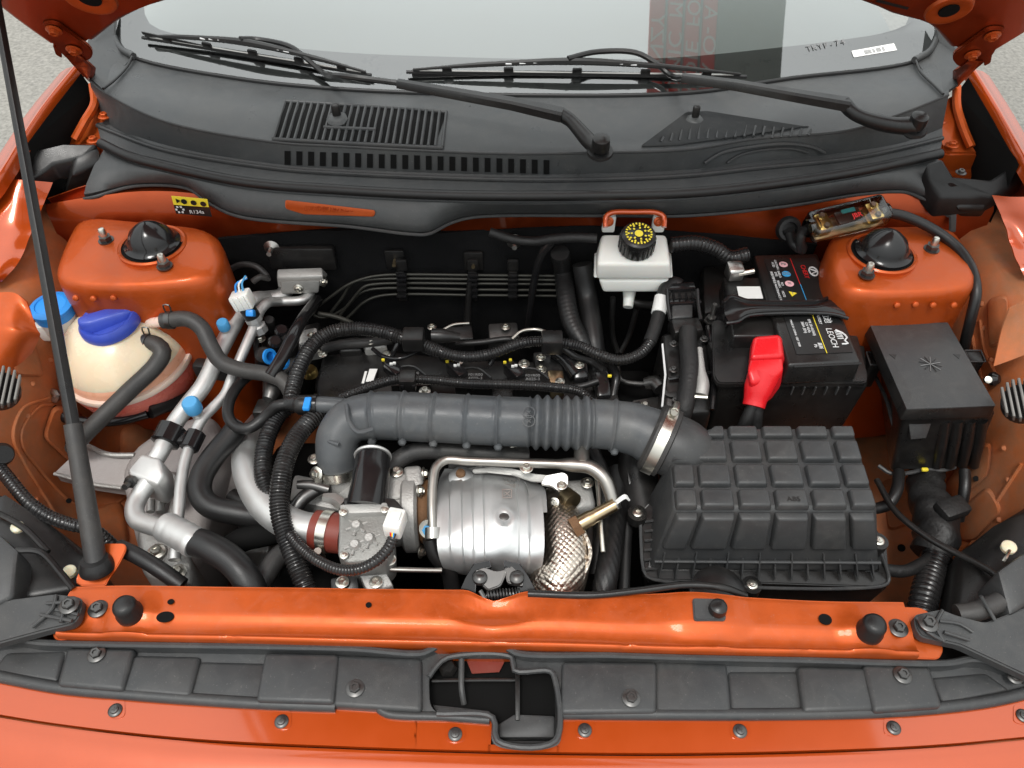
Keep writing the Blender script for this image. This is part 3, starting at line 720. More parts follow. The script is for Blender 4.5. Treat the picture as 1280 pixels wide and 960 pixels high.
# side trims beside the glass
for l, n in (([(168, 73, .272), (150, 62, .274), (140, 40, .285), (136, 20, .30)], 0), ([(1142, 78, .272), (1162, 66, .275), (1172, 46, .285), (1176, 28, .30)], 1)):
    obj('corner_bead', b_tube([p + V(0, 0, .004) for p in pts(l)], .006, 10), 'plastic_cowl', cowl)
ct = ([(166, 72, .272), (154, 64, .275), (143, 45, .288), (146, 15, .31), (112, 28, .31), (108, 60, .298), (112, 98, .288), (129, 113, .28)], [(1144, 77, .272), (1160, 70, .275), (1172, 50, .287), (1168, 25, .31), (1205, 40, .31), (1202, 70, .30), (1198, 105, .288), (1178, 120, .282)])
for l in ct: obj('corner_trim', b_plate(l, .004, bevel=.0015), 'plastic_cowl', cowl)
for l in ([(166, 73, .275), (160, 85, .276), (142, 104, .28), (130, 113, .281)], [(1144, 78, .275), (1150, 92, .277), (1168, 110, .281), (1178, 120, .283)]):
    obj('trim_seam', b_tube([p + V(0, 0, .003) for p in pts(l)], .0022, 8), 'plastic_black', cowl)
# bonnet seal lying along the channel
tube('bonnet_seal', SEAL, .0078, 'rubber', None, 'long round black rubber bonnet seal along the scuttle channel', 'seal', step=.01)

# foam blocks in the corners
fb = thing('foam_block', 'folded black foam block wedged in the left corner of the scuttle', 'foam block', P(80, 220, .14), 'corner foam blocks')
obj('bridge', b_hull([P(27, 190, .225), P(79, 180, .222), P(121, 179, .222), P(104, 196, .21), P(66, 204, .205), P(38, 227, .19)], [P(27, 190, .225) + V(0, 0, -.03), P(79, 180, .222) + V(0, 0, -.05), P(121, 179, .222) + V(0, 0, -.05), P(104, 196, .21) + V(0, 0, -.05), P(66, 204, .205) + V(0, 0, -.03), P(38, 227, .19) + V(0, 0, -.02)], .004), 'plastic_black', fb)
obj('leg', b_hull([P(92, 196, .214), P(124, 182, .22), P(125, 205, .2), P(88, 222, .19)], [P(74, 250, .11), P(108, 240, .12), P(104, 268, .1), P(74, 262, .1)], .006), 'plastic_black', fb)
fb = thing('foam_block', 'large black moulded block in the right corner of the scuttle', 'foam block', P(1210, 240, .14), 'corner foam blocks')
obj('bridge', b_hull([P(1158, 203, .225), P(1178, 197, .228), P(1192, 220, .215), P(1238, 224, .205), P(1268, 204, .215), P(1284, 222, .2), P(1240, 246, .185), P(1176, 246, .185), P(1160, 226, .2)],
                   [P(1158, 203, .225) + V(0, 0, -.04), P(1178, 197, .228) + V(0, 0, -.06), P(1192, 220, .215) + V(0, 0, -.06), P(1238, 224, .205) + V(0, 0, -.05), P(1268, 204, .215) + V(0, 0, -.04), P(1284, 222, .2) + V(0, 0, -.03), P(1240, 246, .185) + V(0, 0, -.03), P(1176, 246, .185) + V(0, 0, -.04), P(1160, 226, .2) + V(0, 0, -.04)], .005), 'rubber', fb)
obj('leg', b_hull([P(1192, 240, .185), P(1238, 240, .185), P(1232, 262, .165), P(1196, 262, .165)], [P(1198, 262, .10), P(1232, 262, .10), P(1220, 288, .09), P(1200, 288, .09)], .005), 'plastic_black', fb)
bolt(fb, P(1201, 216, .222), .008, 'bolt_dark')
# skirt ends
for l in ([(106, 246, .165), (137, 238, .172), (139, 246, .166), (112, 252, .158), (106, 274, .13), (101, 272, .13)], [(1197, 256, .165), (1158, 247, .17), (1160, 256, .162), (1188, 268, .15), (1188, 286, .13), (1196, 286, .13)]):
    obj('skirt_end', b_plate(l, .006, bevel=.0015), 'plastic_cowl', cowl)

# ================================================================== wipers
def wiper(name, label, pivot, head, arm, rod, blade, flip):
    w = thing(name, label, 'wiper', pivot, 'windscreen wipers')
    a = [Vector(p) for p in arm]
    obj('arm_head', b_tube([pivot + V(0, 0, .006)] + head, [.014, .012, .010, .0105][:len(head) + 1], 10, step=.008), 'plastic_black', w)
    obj('pivot_cap', b_lathe([(0, .022), (.008, .0215), (.0125, .018), (.0135, .010), (.0135, 0), (0, 0)], at(pivot + V(0, 0, .006), (0, -.2, 1)), 28), 'plastic_black', w)
    obj('pivot_ring', b_lathe([(0, 0), (.019, 0), (.02, -.004), (.012, -.012), (0, -.012)], at(pivot + V(0, 0, .003), (0, -.2, 1)), 28), 'rubber', w)
    # channel section arm: flat top with a dark lower edge
    bm = bmesh.new(); rs = []
    for i, p in enumerate(a):
        t = (a[min(i + 1, len(a) - 1)] - a[max(i - 1, 0)]).normalized(); s = t.cross(V(0, 0, 1)).normalized(); up = s.cross(t)
        wd = .0115 - .0055 * i / (len(a) - 1); hh = .0075 - .002 * i / (len(a) - 1)
        rs.append([bm.verts.new(p + s * x * wd + up * y * hh) for x, y in ((-1, -1), (-1, .5), (-.7, 1), (.7, 1), (1, .5), (1, -1))])
    for r0, r1 in zip(rs, rs[1:]):
        for k in range(6): bm.faces.new((r0[k], r0[(k + 1) % 6], r1[(k + 1) % 6], r1[k]))
    bm.faces.new(rs[0]); bm.faces.new(rs[-1])
    obj('arm', bm, 'plastic_black', w)
    n = V(0, -.4, .9).normalized(); mid_ = blade[0].lerp(blade[1], .47) + n * .036
    rod = rod[:-1] + [mid_]
    obj('hook_rod', b_tube(rod, .0045, 8, step=.008), 'plastic_black', w)
    b0, b1 = blade
    bl = obj('blade', b_tube([b0, b0.lerp(b1, .5) + V(0, 0, .001), b1], [.003, .0045, .003], 8, step=.02), 'rubber', w)
    n = V(0, -.4, .9).normalized(); d = (b1 - b0).normalized()
    obj('spine', b_tube([b0.lerp(b1, .02) + n * .006, b0.lerp(b1, .25) + n * .021, b0.lerp(b1, .5) + n * .030, b0.lerp(b1, .75) + n * .021, b0.lerp(b1, .98) + n * .006], [.002, .0042, .006, .0042, .002], 8, step=.02), 'plastic_black', bl)
    for t in (.30, .34, .38, .58, .62, .66): obj('spine_slot', b_box(b0.lerp(b1, t) + n * (.021 + .009 * (1 - abs(t - .5) * 4)) + n.cross(d) * 0 + V(0, -.0042, .001), (.010, .002, .0028), frame(n, d), .0005), 'print_white', bl)
    for t in (.12, .30, .5, .70, .88):
        obj('yoke', b_box(b0.lerp(b1, t) + n * .007, (.016, .006, .012), frame(n, d), .0015), 'plastic_black', bl)
    obj('metal_strip', b_tube([b0.lerp(b1, .04) + n * .004, b0.lerp(b1, .96) + n * .004], .0016, 6, step=.03), 'steel', bl)
    obj('lip', b_box(b0.lerp(b1, .5) - n * .004, ((b1 - b0).length * .97, .002, .006), frame(n, d), .0005), 'rubber', bl)
pv = P(750, 190, .262)
wiper('wiper', 'left wiper blade with its long arm reaching the middle pivot', pv, [P(738, 178, .268), P(712, 150, .285), P(700, 143, .29)],
      [P(703, 143, .292), P(640, 129, .30), P(560, 115, .308), P(497, 104, .312)], [P(500, 104, .312), P(430, 95, .32), glr(404, 91, .022), glr(384, 74, .026), glr(362, 58, .028), glr(318, 49, .026), glr(290, 47, .022)], (glr(178, 47, .010), glr(464, 94, .010)), 1)
pv = P(1142, 162, .268)
wiper('wiper', 'right wiper blade with its arm reaching the pivot near the right hinge', pv, [P(1112, 156, .276), P(1068, 142, .29), P(1054, 128, .30)],
      [P(1060, 130, .30), P(1000, 120, .308), P(920, 106, .316), P(852, 97, .32)], [P(856, 97, .32), glr(838, 94, .022), glr(818, 78, .026), glr(795, 66, .030), glr(745, 65, .030), glr(705, 68, .024)], (glr(508, 90, .010), glr(933, 96, .010)), 1)

# ================================================================== front end
fx = thing('front_crossmember', 'orange front crossmember carrying the bonnet latch and two rubber buffers', 'crossmember', P(620, 775, -.03))
far = [(92, 733, 0), (160, 731, 0), (300, 733, 0), (440, 735, 0), (560, 736, 0), (585, 737, 0), (600, 744, -.001), (617, 750, -.002), (636, 745, -.001), (655, 739, 0), (700, 738, 0), (764, 742, 0), (800, 742, 0), (860, 740, .003), (926, 745, .002), (1032, 751, 0), (1129, 752, 0)]
near = [(70, 796, -.008), (91, 797, -.008), (285, 801, -.008), (440, 805, -.008), (605, 808, -.008), (760, 812, -.008), (860, 815, -.008), (1000, 818, -.008), (1149, 821, -.008)]
fa, ne = resample(pts(far), 150), resample(pts(near), 150)
def xm(a, b, t, dz): return [p.lerp(q, t) + V(0, 0, dz) for p, q in zip(a, b)]
def xm_fn(u, v, co, n):
    d = 0
    for c, r, h in ((P(162, 768, 0), .034, .007), (P(1085, 790, 0), .034, .007), (P(885, 765, 0), .05, .004)):
        s = ((co - c).length / r); d += h * max(0, 1 - s * s) ** .8 if s < 1 else 0
    c = P(617, 764, 0); s = math.hypot((co.x - c.x) / .055, (co.y - c.y) / .016); d -= .006 * max(0, 1 - s * s)
    for k in (285, 605, 785, 1010):
        c = P(k, 801 + (k - 285) * .024, 0); s = math.hypot((co.x - c.x) / .008, (co.y - c.y) / .012); d -= .004 * max(0, 1 - s * s)
    return V(0, 0, d + .0006 * math.sin(co.x * 19))
rows = [xm(fa, ne, 0, -.035), xm(fa, ne, 0, -.004), xm(fa, ne, .03, -.0005), xm(fa, ne, .1, 0), xm(fa, ne, .48, .0012), xm(fa, ne, .58, .0008), xm(fa, ne, .70, -.0012), xm(fa, ne, .88, .0), xm(fa, ne, .93, .0035), xm(fa, ne, .985, .0015), xm(fa, ne, 1.0, -.006), xm(fa, ne, 1.01, -.04)]
beam = obj('beam', b_loft(rows, 150, 2, .0018, smooth_v=True, fn=xm_fn), 'paint_bay', fx, ang=70)
obj('end_plate', b_plate([(1110, 758, -.004), (1150, 759, -.004), (1162, 765, -.005), (1180, 812, -.014), (1174, 824, -.014), (1110, 822, -.014)], .03, rnd=.006), 'paint_bay', fx)
obj('end_plate', b_plate([(88, 736, -.004), (116, 734, -.004), (120, 798, -.014), (68, 800, -.014), (64, 786, -.014)], .03, rnd=.006), 'paint_bay', fx)
def H(px, py, up=0.): 
    h = hit(beam, px, py); return (h[0] if h else P(px, py, 0)) + V(0, 0, up)
for q in ((162, 766), (1087, 789)):
    c = H(*q); obj('rubber_buffer', b_lathe([(0, .024), (.008, .024), (.012, .0215), (.0138, .017), (.0142, .006), (.0155, .003), (.0155, -.004), (0, -.004)], at(c), 32), 'rubber', fx)
for q in ((123, 762), (1122, 786)): bolt(fx, H(*q, .001), .0115, 'bolt_dark')
def dark_spot(q, rx, ry, n=18):
    c = H(*q, .0022); return [c + V(rx * math.cos(2 * math.pi * k / n), ry * math.sin(2 * math.pi * k / n), 0) for k in range(n)]
for q, rx, ry in (((207, 772), .0105, .007), ((214, 753), .004, .0035), ((1031, 775), .0078, .007), ((461, 757), .0036, .0036)):
    obj('hole', b_plate(dark_spot(q, rx, ry), .0008, bevel=0), 'void', fx)
pad = obj('stop_pad', b_plate([H(865, 749, .004), H(905, 750, .004), H(907, 777, .004), H(867, 777, .004)], .004, rnd=.004, bevel=.0015), 'plastic_grey', fx)
obj('stop_button', b_lathe([(0, .012), (.006, .012), (.010, .009), (.011, 0), (0, 0)], at(H(896, 764, .004)), 24), 'plastic_black', pad)

# bonnet latch
lt = thing('bonnet_latch', 'dark steel bonnet latch with coil spring in the middle of the crossmember', 'latch', P(618, 745, -.05))
lz = -.012
for l in ([(572, 742, lz), (582, 722, lz + .014), (592, 704, lz + .02), (612, 700, lz + .02), (614, 708, lz + .018), (596, 714, lz + .014), (594, 744, lz)], [(672, 740, lz), (660, 720, lz + .014), (650, 704, lz + .02), (630, 700, lz + .02), (630, 708, lz + .018), (648, 716, lz + .014), (646, 744, lz)]):
    obj('side_plate', b_plate(l, .004, bevel=.0012), 'plastic_gloss', lt)
obj('claw', b_plate([(592, 716, .004), (604, 708, .006), (620, 714, .006), (633, 711, .006), (632, 718, .004), (626, 732, 0), (610, 738, 0), (598, 726, 0)], .006, rnd=.004, bevel=.0015), 'steel_dark', lt)
obj('claw', b_plate([(630, 710, .004), (640, 706, .006), (652, 718, .004), (654, 732, 0), (634, 728, 0)], .006, rnd=.003, bevel=.0015), 'steel_dark', lt)
for q in ((600, 722, .004), (646, 722, .004)): obj('rivet', b_lathe([(0, .006), (.006, .005), (.009, .002), (.009, -.004), (0, -.004)], at(P(*q)), 20), 'steel_dark', lt)
sp = []
c0, c1 = P(607, 744, -.012), P(650, 742, -.012); ax = (c1 - c0).normalized(); fm = frame(ax)
for k in range(111):
    t = k / 110; a = t * 11 * 2 * math.pi; sp.append(c0.lerp(c1, t) + fm @ V(.0065 * math.cos(a), .0065 * math.sin(a), 0))
obj('spring', b_tube(sp, .0012, 6, step=.004), 'steel_dark', lt)
obj('pin', b_tube([P(600, 738, .0), P(606, 748, -.005)], .003, 8), 'steel_dark', lt)

# grille cover
gc = thing('grille_cover', 'dark grey plastic cover strip between the crossmember and the orange bumper', 'trim panel', P(640, 850, -.06))
zf, zn = -.018, -.032
gfar = [(-20, 806), (22, 799), (46, 803), (165, 806), (300, 808), (440, 811), (530, 816), (545, 808), (560, 805), (630, 807), (645, 816), (760, 819), (860, 822), (1000, 825), (1184, 829), (1216, 824), (1240, 828), (1300, 850)]
gnear = [(1300, 866), (1240, 880), (1180, 888), (1098, 894), (960, 897), (840, 897), (702, 896), (699, 932), (616, 932), (612, 903), (560, 899), (478, 896), (470, 888), (420, 887), (340, 884), (241, 878), (150, 871), (76, 864), (-20, 846)]
hole = [(559, 822), (640, 822), (643, 838), (688, 839), (694, 850), (694, 926), (622, 926), (616, 897), (546, 892), (537, 880), (536, 846), (546, 832)]
gp = obj('panel', b_plate([(x, y, zf - .012) for x, y in gfar] + [(x, y, zn - .006) for x, y in gnear], .004, [[(x, y, -.03) for x, y in hole]], bevel=.0015, hr=.008), 'plastic_grey', gc)
obj('rear_rim', b_tube([(x, y, zf) for x, y in gfar], .0042, 8), 'plastic_grey', gc)
obj('rear_wall', b_loft([[(x, y, zf) for x, y in gfar], [P(x, y, zf) + V(0, -.004, -.014) for x, y in gfar]], 80, 2, .002), 'plastic_grey', gc)
obj('front_roll', b_tube([(x, y - 4, zn) for x, y in gnear[:7]], .0068, 10), 'plastic_grey', gc)
obj('front_roll', b_tube([(x, y - 4, zn) for x, y in gnear[13:]], .0068, 10), 'plastic_grey', gc)
obj('front_roll', b_tube([(612, 900, zn), (560, 896, zn), (484, 892, zn), (474, 886, zn)], .005, 10), 'plastic_grey', gc)
obj('opening_rim', b_tube([(x, y, -.026) for x, y in (hole[10:] + hole[:9])], .0035, 8, step=.008), 'plastic_grey', gc)
for l, z in (([(86, 809), (165, 810), (150, 860), (73, 853)], -.020), ([(170, 818), (247, 820), (234, 868), (154, 861)], -.025), ([(252, 826), (332, 828), (322, 874), (238, 869)], -.030), ([(334, 815), (420, 817), (414, 876), (322, 873)], -.020), ([(424, 818), (524, 822), (524, 886), (418, 879)], -.024),
             ([(706, 826), (818, 827), (818, 888), (704, 889)], -.022), ([(822, 826), (906, 829), (912, 888), (822, 889)], -.026), ([(912, 838), (996, 838), (1002, 886), (916, 888)], -.030), ([(1000, 832), (1080, 834), (1092, 884), (1008, 887)], -.022), ([(1082, 830), (1160, 833), (1176, 880), (1096, 886)], -.018), ([(1166, 846), (1230, 840), (1262, 860), (1182, 878)], -.030), ([(10, 815), (80, 812), (68, 850), (-10, 838)], -.030)):
    l = [(l[0][0] - 3, l[0][1]), (l[1][0] + 3, l[1][1]), (l[2][0] + 3, l[2][1] + 3), (l[3][0] - 3, l[3][1] + 3)]
    obj('step_panel', b_block([(x, y, z) for x, y in l], -.045, -.03, .005, 3), 'plastic_grey', gc)
for q, z in (((121, 818), -.020), ((444, 861), -.024), ((789, 873), -.022), ((1128, 844), -.018)): bolt(gc, P(*q, z + .0005), .0105)
bolt(gc, P(1268, 847, -.022), .0085, 'screw', name='screw')
# catch pocket under the opening
pk = obj('pocket', b_block([(520, 815, -.055), (704, 818, -.055), (704, 932, -.055), (520, 915, -.055)], -.13, .1, 0), 'void', gc)
obj('pocket_wall', b_loft([[(618, 902, -.03), (619, 928, -.032), (697, 928, -.032), (697, 900, -.03)], [(622, 900, -.055), (624, 922, -.055), (692, 922, -.055), (692, 898, -.055)]], 40, 3, .002), 'plastic_grey', gc)
obj('pocket_step', b_block([(643, 892, -.04), (694, 894, -.04), (694, 922, -.045), (622, 922, -.045), (622, 905, -.045)], -.07, .0, .003), 'plastic_grey', gc)
obj('pocket_step', b_block([(540, 880, -.046), (612, 888, -.046), (616, 897, -.046), (545, 893, -.046)], -.07, .0, .002), 'plastic_grey', gc)
obj('divider', b_tube([(577, 824, -.03), (577, 862, -.035), (580, 880, -.045)], .0035, 8), 'plastic_grey', gc)
obj('cross_rib', b_tube([(540, 851, -.045), (600, 850, -.045), (645, 850, -.045)], .0025, 8), 'plastic_black', gc)
obj('side_rib', b_block([(644, 840, -.035), (650, 840, -.035), (650, 900, -.04), (644, 900, -.04)], -.08, 0, .001), 'plastic_black', gc)
obj('inner_orange', b_plate([(582, 823, -.049), (632, 824, -.049), (624, 840, -.049), (590, 842, -.049)], .0008, bevel=0), 'red_rubber', gc)
obj('opening_bolt', b_lathe([(0, .006), (.008, .006), (.012, 0), (0, 0)], at(P(560, 835, -.049)), 6), 'plastic_black', gc)

# bumper skin
bp_ = thing('bumper_cover', 'glossy orange bumper cover along the bottom of the picture', 'bumper', P(640, 950, -.2))
bt = [(-30, 838, -.034), (76, 856, -.034), (241, 870, -.034), (440, 878, -.034), (640, 886, -.034), (840, 888, -.034), (1040, 886, -.034), (1180, 878, -.034), (1310, 858, -.034)]
bs = [(-30, 888, -.0350), (76, 905, -.0350), (241, 923, -.0350), (440, 933, -.0350), (640, 939, -.0350), (840, 941, -.0350), (1040, 937, -.0350), (1180, 930, -.0350), (1310, 918, -.0350)]
notch = P(657, 910, -.04)
BT, BS = resample(pts(bt), 400), resample(pts(bs), 400)
xl, xr = P(613, 915, -.036).x, P(701, 915, -.036).x
xk = P(520, 900, -.036).x
for lo_, hi_, t0 in ((-9, xk, 0.), (xk, xl, .26), (xr, 9, 0.), (xl, xr, .86)):
    a_ = [p.lerp(q, t0) for p, q in zip(BT, BS) if lo_ - .004 <= p.x <= hi_ + .004]; b_ = [q for p, q in zip(BT, BS) if lo_ - .004 <= p.x <= hi_ + .004]
    obj('upper_flange', b_loft([a_, b_, [p + V(0, -.0005, -.006) for p in b_]], 40, 3, .0015, smooth_v=False), 'paint', bp_)
s2 = [p + V(0, -.0022, -.0012) for p in pts(bs)]
obj('lower_skin', b_loft([[p + V(0, .001, -.008) for p in s2], [p + V(0, -.0006, -.0006) for p in s2], [p + V(0, -.004, .0002) for p in s2], [p + V(0, -.03, -.004) for p in s2], [p + V(0, -.08, -.035) for p in s2], [p + V(0, -.12, -.12) for p in s2], [p + V(0, -.13, -.35) for p in s2]], 60, 3, .0015), 'paint', bp_, ang=80)
for q in ((144, 888), (352, 902), (569, 918), (731, 913), (925, 914), (1117, 910), (1279, 895)):
    t = obj('tab', b_plate([(q[0] - 13, q[1] - 16, -.0336), (q[0] + 13, q[1] - 15, -.0336), (q[0] + 13, q[1] + 8, -.0338), (q[0], q[1] + 12, -.0338), (q[0] - 13, q[1] + 8, -.0338)], .002, rnd=.006, bevel=.0008), 'paint', bp_)
    inst('screw', ME['screw'], at(P(*q, -.0334), (0, 0, 1), (1, .4, 0)) @ Matrix.Scale(.0078, 4), t)

# headlamp carriers at both ends of the crossmember
def carrier(lb, arm, chunk, rib, bq, z):
    h = thing('headlamp_carrier', lb, 'bracket', P(arm[0][0], arm[0][1], -.05), 'headlamp carriers')
    a = obj('arm', b_plate([(x, y, zz) for x, y, zz in arm], .012, rnd=.006, bevel=.002), 'plastic_grey', h)
    for c in chunk: obj('housing', b_block(c, -.12, -.06, .005, 2), 'plastic_grey', h)
    for r_ in rib: obj('rib', b_tube(r_, .0022, 8), 'plastic_grey', h)
    bolt(h, P(*bq), .0115, 'bolt_dark')
carrier('grey plastic headlamp carrier bolted to the left end of the crossmember', [(-10, 752, .008), (20, 748, .010), (68, 742, .012), (100, 746, .012), (103, 752, .012), (98, 772, .010), (90, 780, .008), (60, 787, .004), (-10, 806, 0)],
        [[(-14, 664, .03), (0, 668, .03), (23, 688, .025), (16, 746, .012), (-14, 760, .012)]],
        [[(70, 744, .014), (66, 760, .013), (40, 784, .008)], [(70, 762, .013), (98, 768, .012)], [(58, 754, .013), (88, 752, .014), (98, 750, .014)], [(50, 768, .012), (90, 776, .012)], [(84, 746, .014), (76, 778, .012)]], (87, 757, .014), .01)
carrier('grey plastic headlamp carrier bolted to the right end of the crossmember', [(1143, 768, .010), (1178, 761, .012), (1194, 768, .012), (1232, 778, .012), (1290, 756, .015), (1290, 848, -.004), (1200, 806, .004), (1152, 796, .006), (1144, 784, .008)],
        [[(1247, 713, .03), (1290, 684, .035), (1290, 752, .02), (1262, 770, .014)]],
        [[(1178, 763, .014), (1170, 782, .013), (1180, 802, .01)], [(1146, 772, .013), (1160, 790, .012), (1178, 800, .01)], [(1174, 776, .013), (1200, 780, .012), (1216, 790, .01)], [(1180, 790, .012), (1212, 800, .009)], [(1226, 745, .03), (1236, 762, .018), (1244, 776, .014)]], (1160, 779, .014), .01)

# ================================================================== prop rod
pr = thing('prop_rod', 'long thin black prop rod with thick sleeve holding up the bonnet at left', 'prop rod', P(120, 706, .0))
def DP(px, py, d): return CAM + ray(px, py) * d
ra, rb, rc = P(120, 702, .006), None, None
da = (ra - CAM).length / ray(120, 702).length
rb = DP(91, 530, da * 1.005); rc = DP(0, 30, da * 1.03); rd = DP(-12, -36, da * 1.035)
obj('rod', b_tube([rb.lerp(ra, .1), rb, rc, rd], [.0082, .0082, .0062, .0062], 10, step=.03, rf=lambda s, th, L: 1 - .12 * (math.cos(4 * th) > .6)), 'plastic_black', pr)
obj('sleeve', b_tube([ra, ra.lerp(rb, .35), rb], [.0128, .0120, .0108], 16, step=.03), 'rubber_hose', pr)
obj('grommet', b_lathe([(0, .012), (.016, .012), (.019, .006), (.021, 0), (.021, -.004), (0, -.004)], at(P(121, 708, .002), (0, .3, 1)), 24), 'rubber', pr)
obj('foot_bracket', b_plate([(94, 726, -.004), (108, 690, .006), (106, 682, .006), (128, 679, .008), (156, 679, .008), (158, 686, .006), (148, 706, .0), (134, 726, -.006), (132, 732, -.008), (98, 732, -.008)], .003, rnd=.006, bevel=.001), 'paint_bay', pr, 'orange foot bracket')

# ================================================================== coolant tank
ct_ = P(161, 447, .0)
tk = thing('coolant_tank', 'round translucent coolant tank with red fluid and dark blue cap', 'coolant tank', ct_ + V(0, 0, -.09))
TM = at(ct_, (-.05, -.03, 1)) @ Matrix.Scale(1.05, 4)
obj('lower_shell', b_lathe([(0.09255, -.003), (0.09202, -.02), (0.08346, -.05), (0.05885, -.075), (0.0214, -.085), (0.0, -.086)], TM, 48), 'coolant', tk, 'lower shell full of red coolant')
obj('seam_flange', b_lathe([(0.0856, .005), (0.09577, .005), (0.09684, .001), (0.09577, -.004), (0.0856, -.004)], TM, 56), 'tank_flange', tk)
obj('fluid_line', b_lathe([(0.08967, .004), (0.09042, .012), (0.08828, .021), (0.0856, .024)], TM, 56), 'coolant_line', tk)
obj('upper_shell', b_lathe([(0.08988, .006), (0.08967, .014), (0.08721, .026), (0.08025, .044), (0.06634, .062), (0.0535, .071), (0.04494, .075), (0.0, .075)], TM, 56), 'tank_plastic', tk)
cc = P(139, 404, .082)
obj('filler_neck', b_lathe([(0, .0), (.041, .0), (.040, .012), (0, .012)], at(cc + V(0, 0, -.014), (-.1, -.05, 1)), 40), 'tank_plastic', tk)
CM = at(cc, (-.12, -.05, 1))
cap = obj('cap', b_lathe([(.0435, -.004), (.0445, .002), (.0435, .010), (.040, .014), (.036, .013), (.030, .007), (0, .006)], CM, 48), 'blue_cap', tk)
d = (P(176, 388, .09) - P(100, 410, .09)).normalized()
obj('grip', b_hull([cc + d * s * .040 + Vector((-d.y, d.x, 0)) * w * .012 + V(0, 0, .022) for s, w in ((-1, -.6), (-.6, -1.0), (.6, -1), (1, -.6), (1, .6), (.6, .9), (-.6, .9), (-1, .6))],
                   [cc + d * s * .040 + Vector((-d.y, d.x, 0)) * w * .018 + V(0, 0, .0) for s, w in ((-1, -.6), (-.6, -1.0), (.6, -1), (1, -.6), (1, .6), (.6, .9), (-.6, .9), (-1, .6))], .005, 3), 'blue_cap', cap)
obj('outlet', b_tube([(188, 404, .075), (209, 401, .10)], .008, 12), 'tank_flange', tk)
obj('outlet', b_tube([(166, 420, .06), (180, 427, .055)], .008, 12), 'tank_flange', tk)
h1 = thing('coolant_hose', 'S-shaped grey rubber hose from the tank outlet towards the engine', 'hose', P(280, 460, .0))
obj('pipe', b_tube([(203, 401, .10), (235, 399, .104), (252, 410, .095), (263, 432, .078), (276, 452, .06), (300, 462, .048), (335, 468, .036), (355, 477, .03), (364, 492, .02), (366, 502, .005)], .0118, 16), 'rubber_hose', h1)
h2 = thing('coolant_hose', 'straight grey rubber hose crossing in front of the round tank', 'hose', P(150, 500, -.1))
obj('pipe', b_tube([(177, 427, .058), (196, 431, .058), (203, 440, .052), (196, 455, .04), (160, 490, .02), (104, 545, -.02), (92, 560, -.05)], [.0125, .0125, .013, .013, .0125, .0125, .0125], 16), 'rubber_hose', h2)
def spring_clip(p, q, r, parent, ears):
    M = at(pts([p])[0], pts([q])[0] - pts([p])[0]); 
    b = obj('spring_clip', b_lathe([(r, -.004), (r + .0015, -.004), (r + .0015, .004), (r, .004), (r, -.004)], M, 24), 'steel_dark', parent)
    c = pts([p])[0] + V(*ears) * r
    obj('clip_ear', b_tube([c + V(-.004, 0, 0), c + V(-.004, 0, .01) + V(*ears) * .004, c + V(.004, 0, .01) + V(*ears) * .004, c + V(.004, 0, 0)], .0012, 6, step=.004), 'steel_dark', b)
spring_clip((213, 400, .101), (235, 399, .104), .012, h1, (0, .3, .9))
spring_clip((184, 428, .058), (196, 431, .058), .013, h2, (.2, .3, .9))
# washer filler with light blue cap
wf = thing('washer_filler', 'small white washer filler with light blue cap behind the prop rod', 'filler neck', P(66, 430, 0))
wc = P(67, 388, .085)
obj('neck', b_lathe([(0.0, 0), (0.02688, 0), (0.028, -.03), (0.0224, -.045), (0.01232, -.055), (0.01232, -.09), (0.0, -.09)], at(wc, (0, -.05, 1)), 28), 'white_plastic', wf)
obj('side_box', b_box(wc + V(-.022, -.005, -.03), (.03, .035, .03), None, .004), 'white_plastic', wf)
cp = obj('cap', b_lathe([(0.02632, -.008), (0.02912, -.008), (0.02912, .004), (0.0308, .006), (0.0308, .010), (0.0224, .013), (0.02128, .011), (0.0, .012)], at(wc, (0, -.05, 1)), 36), 'blue_light', wf)
obj('cap_tongue', b_box(wc + V(-.026, -.006, .006), (.016, .02, .004), None, .002), 'blue_light', cp)
# fins at the edges
def finned(px, py, z, sx, lb):
    f = thing('finned_cap', lb, 'lamp cap', P(px, py, z), 'finned lamp caps')
    c = P(px, py, z); ax = V(sx * .55, -.35, .75).normalized(); M = at(c, ax) @ Matrix.Scale(.78, 4)
    obj('body', b_lathe([(0, 0), (.030, 0), (.031, -.01), (.031, -.03), (0, -.03)], M, 24), 'rubber', f)
    for k in range(7):
        p = M @ V((k - 3) * .0085, 0, .012); h = math.sqrt(max(.0002, .034 ** 2 - ((k - 3) * .0085) ** 2))
        obj('fin', b_box(p, (.0042, h * 2, .032), M.to_3x3(), .0012), 'fin_grey', f)
finned(0, 486, .11, .9, 'grey finned lamp cap at the left edge')
finned(1278, 502, .12, -.9, 'grey finned lamp cap at the right edge')

# ================================================================== air-conditioning lines
ac = thing('air_conditioning_line', 'thick bare aluminium refrigerant pipe running down from the expansion valve', 'pipe', P(250, 500, -.1))
obj('pipe', b_tube([Y(358, 362, 1.0), Y(352, 370, .985), Y(335, 373, .975), (316, 376, .055), (302, 388, .05), (292, 406, .045), (274, 440, .035), (254, 482, .02), (236, 505, .012), (218, 530, .004), (200, 565, -.004), (190, 580, -.01)], .0128, 18), 'aluminium', ac)
mf = obj('manifold_block', b_hull([P(176, 566, .018), P(200, 572, .018), P(206, 592, .012), P(196, 606, .008), P(160, 594, .008), P(158, 586, .01)], [P(176, 566, .018) + V(0, .01, -.05), P(200, 572, .018) + V(0, .01, -.05), P(206, 592, .012) + V(0, 0, -.05), P(196, 606, .008) + V(0, 0, -.05), P(160, 594, .008) + V(0, 0, -.05), P(158, 586, .01) + V(0, 0, -.05)], .006, 3), 'aluminium', ac)
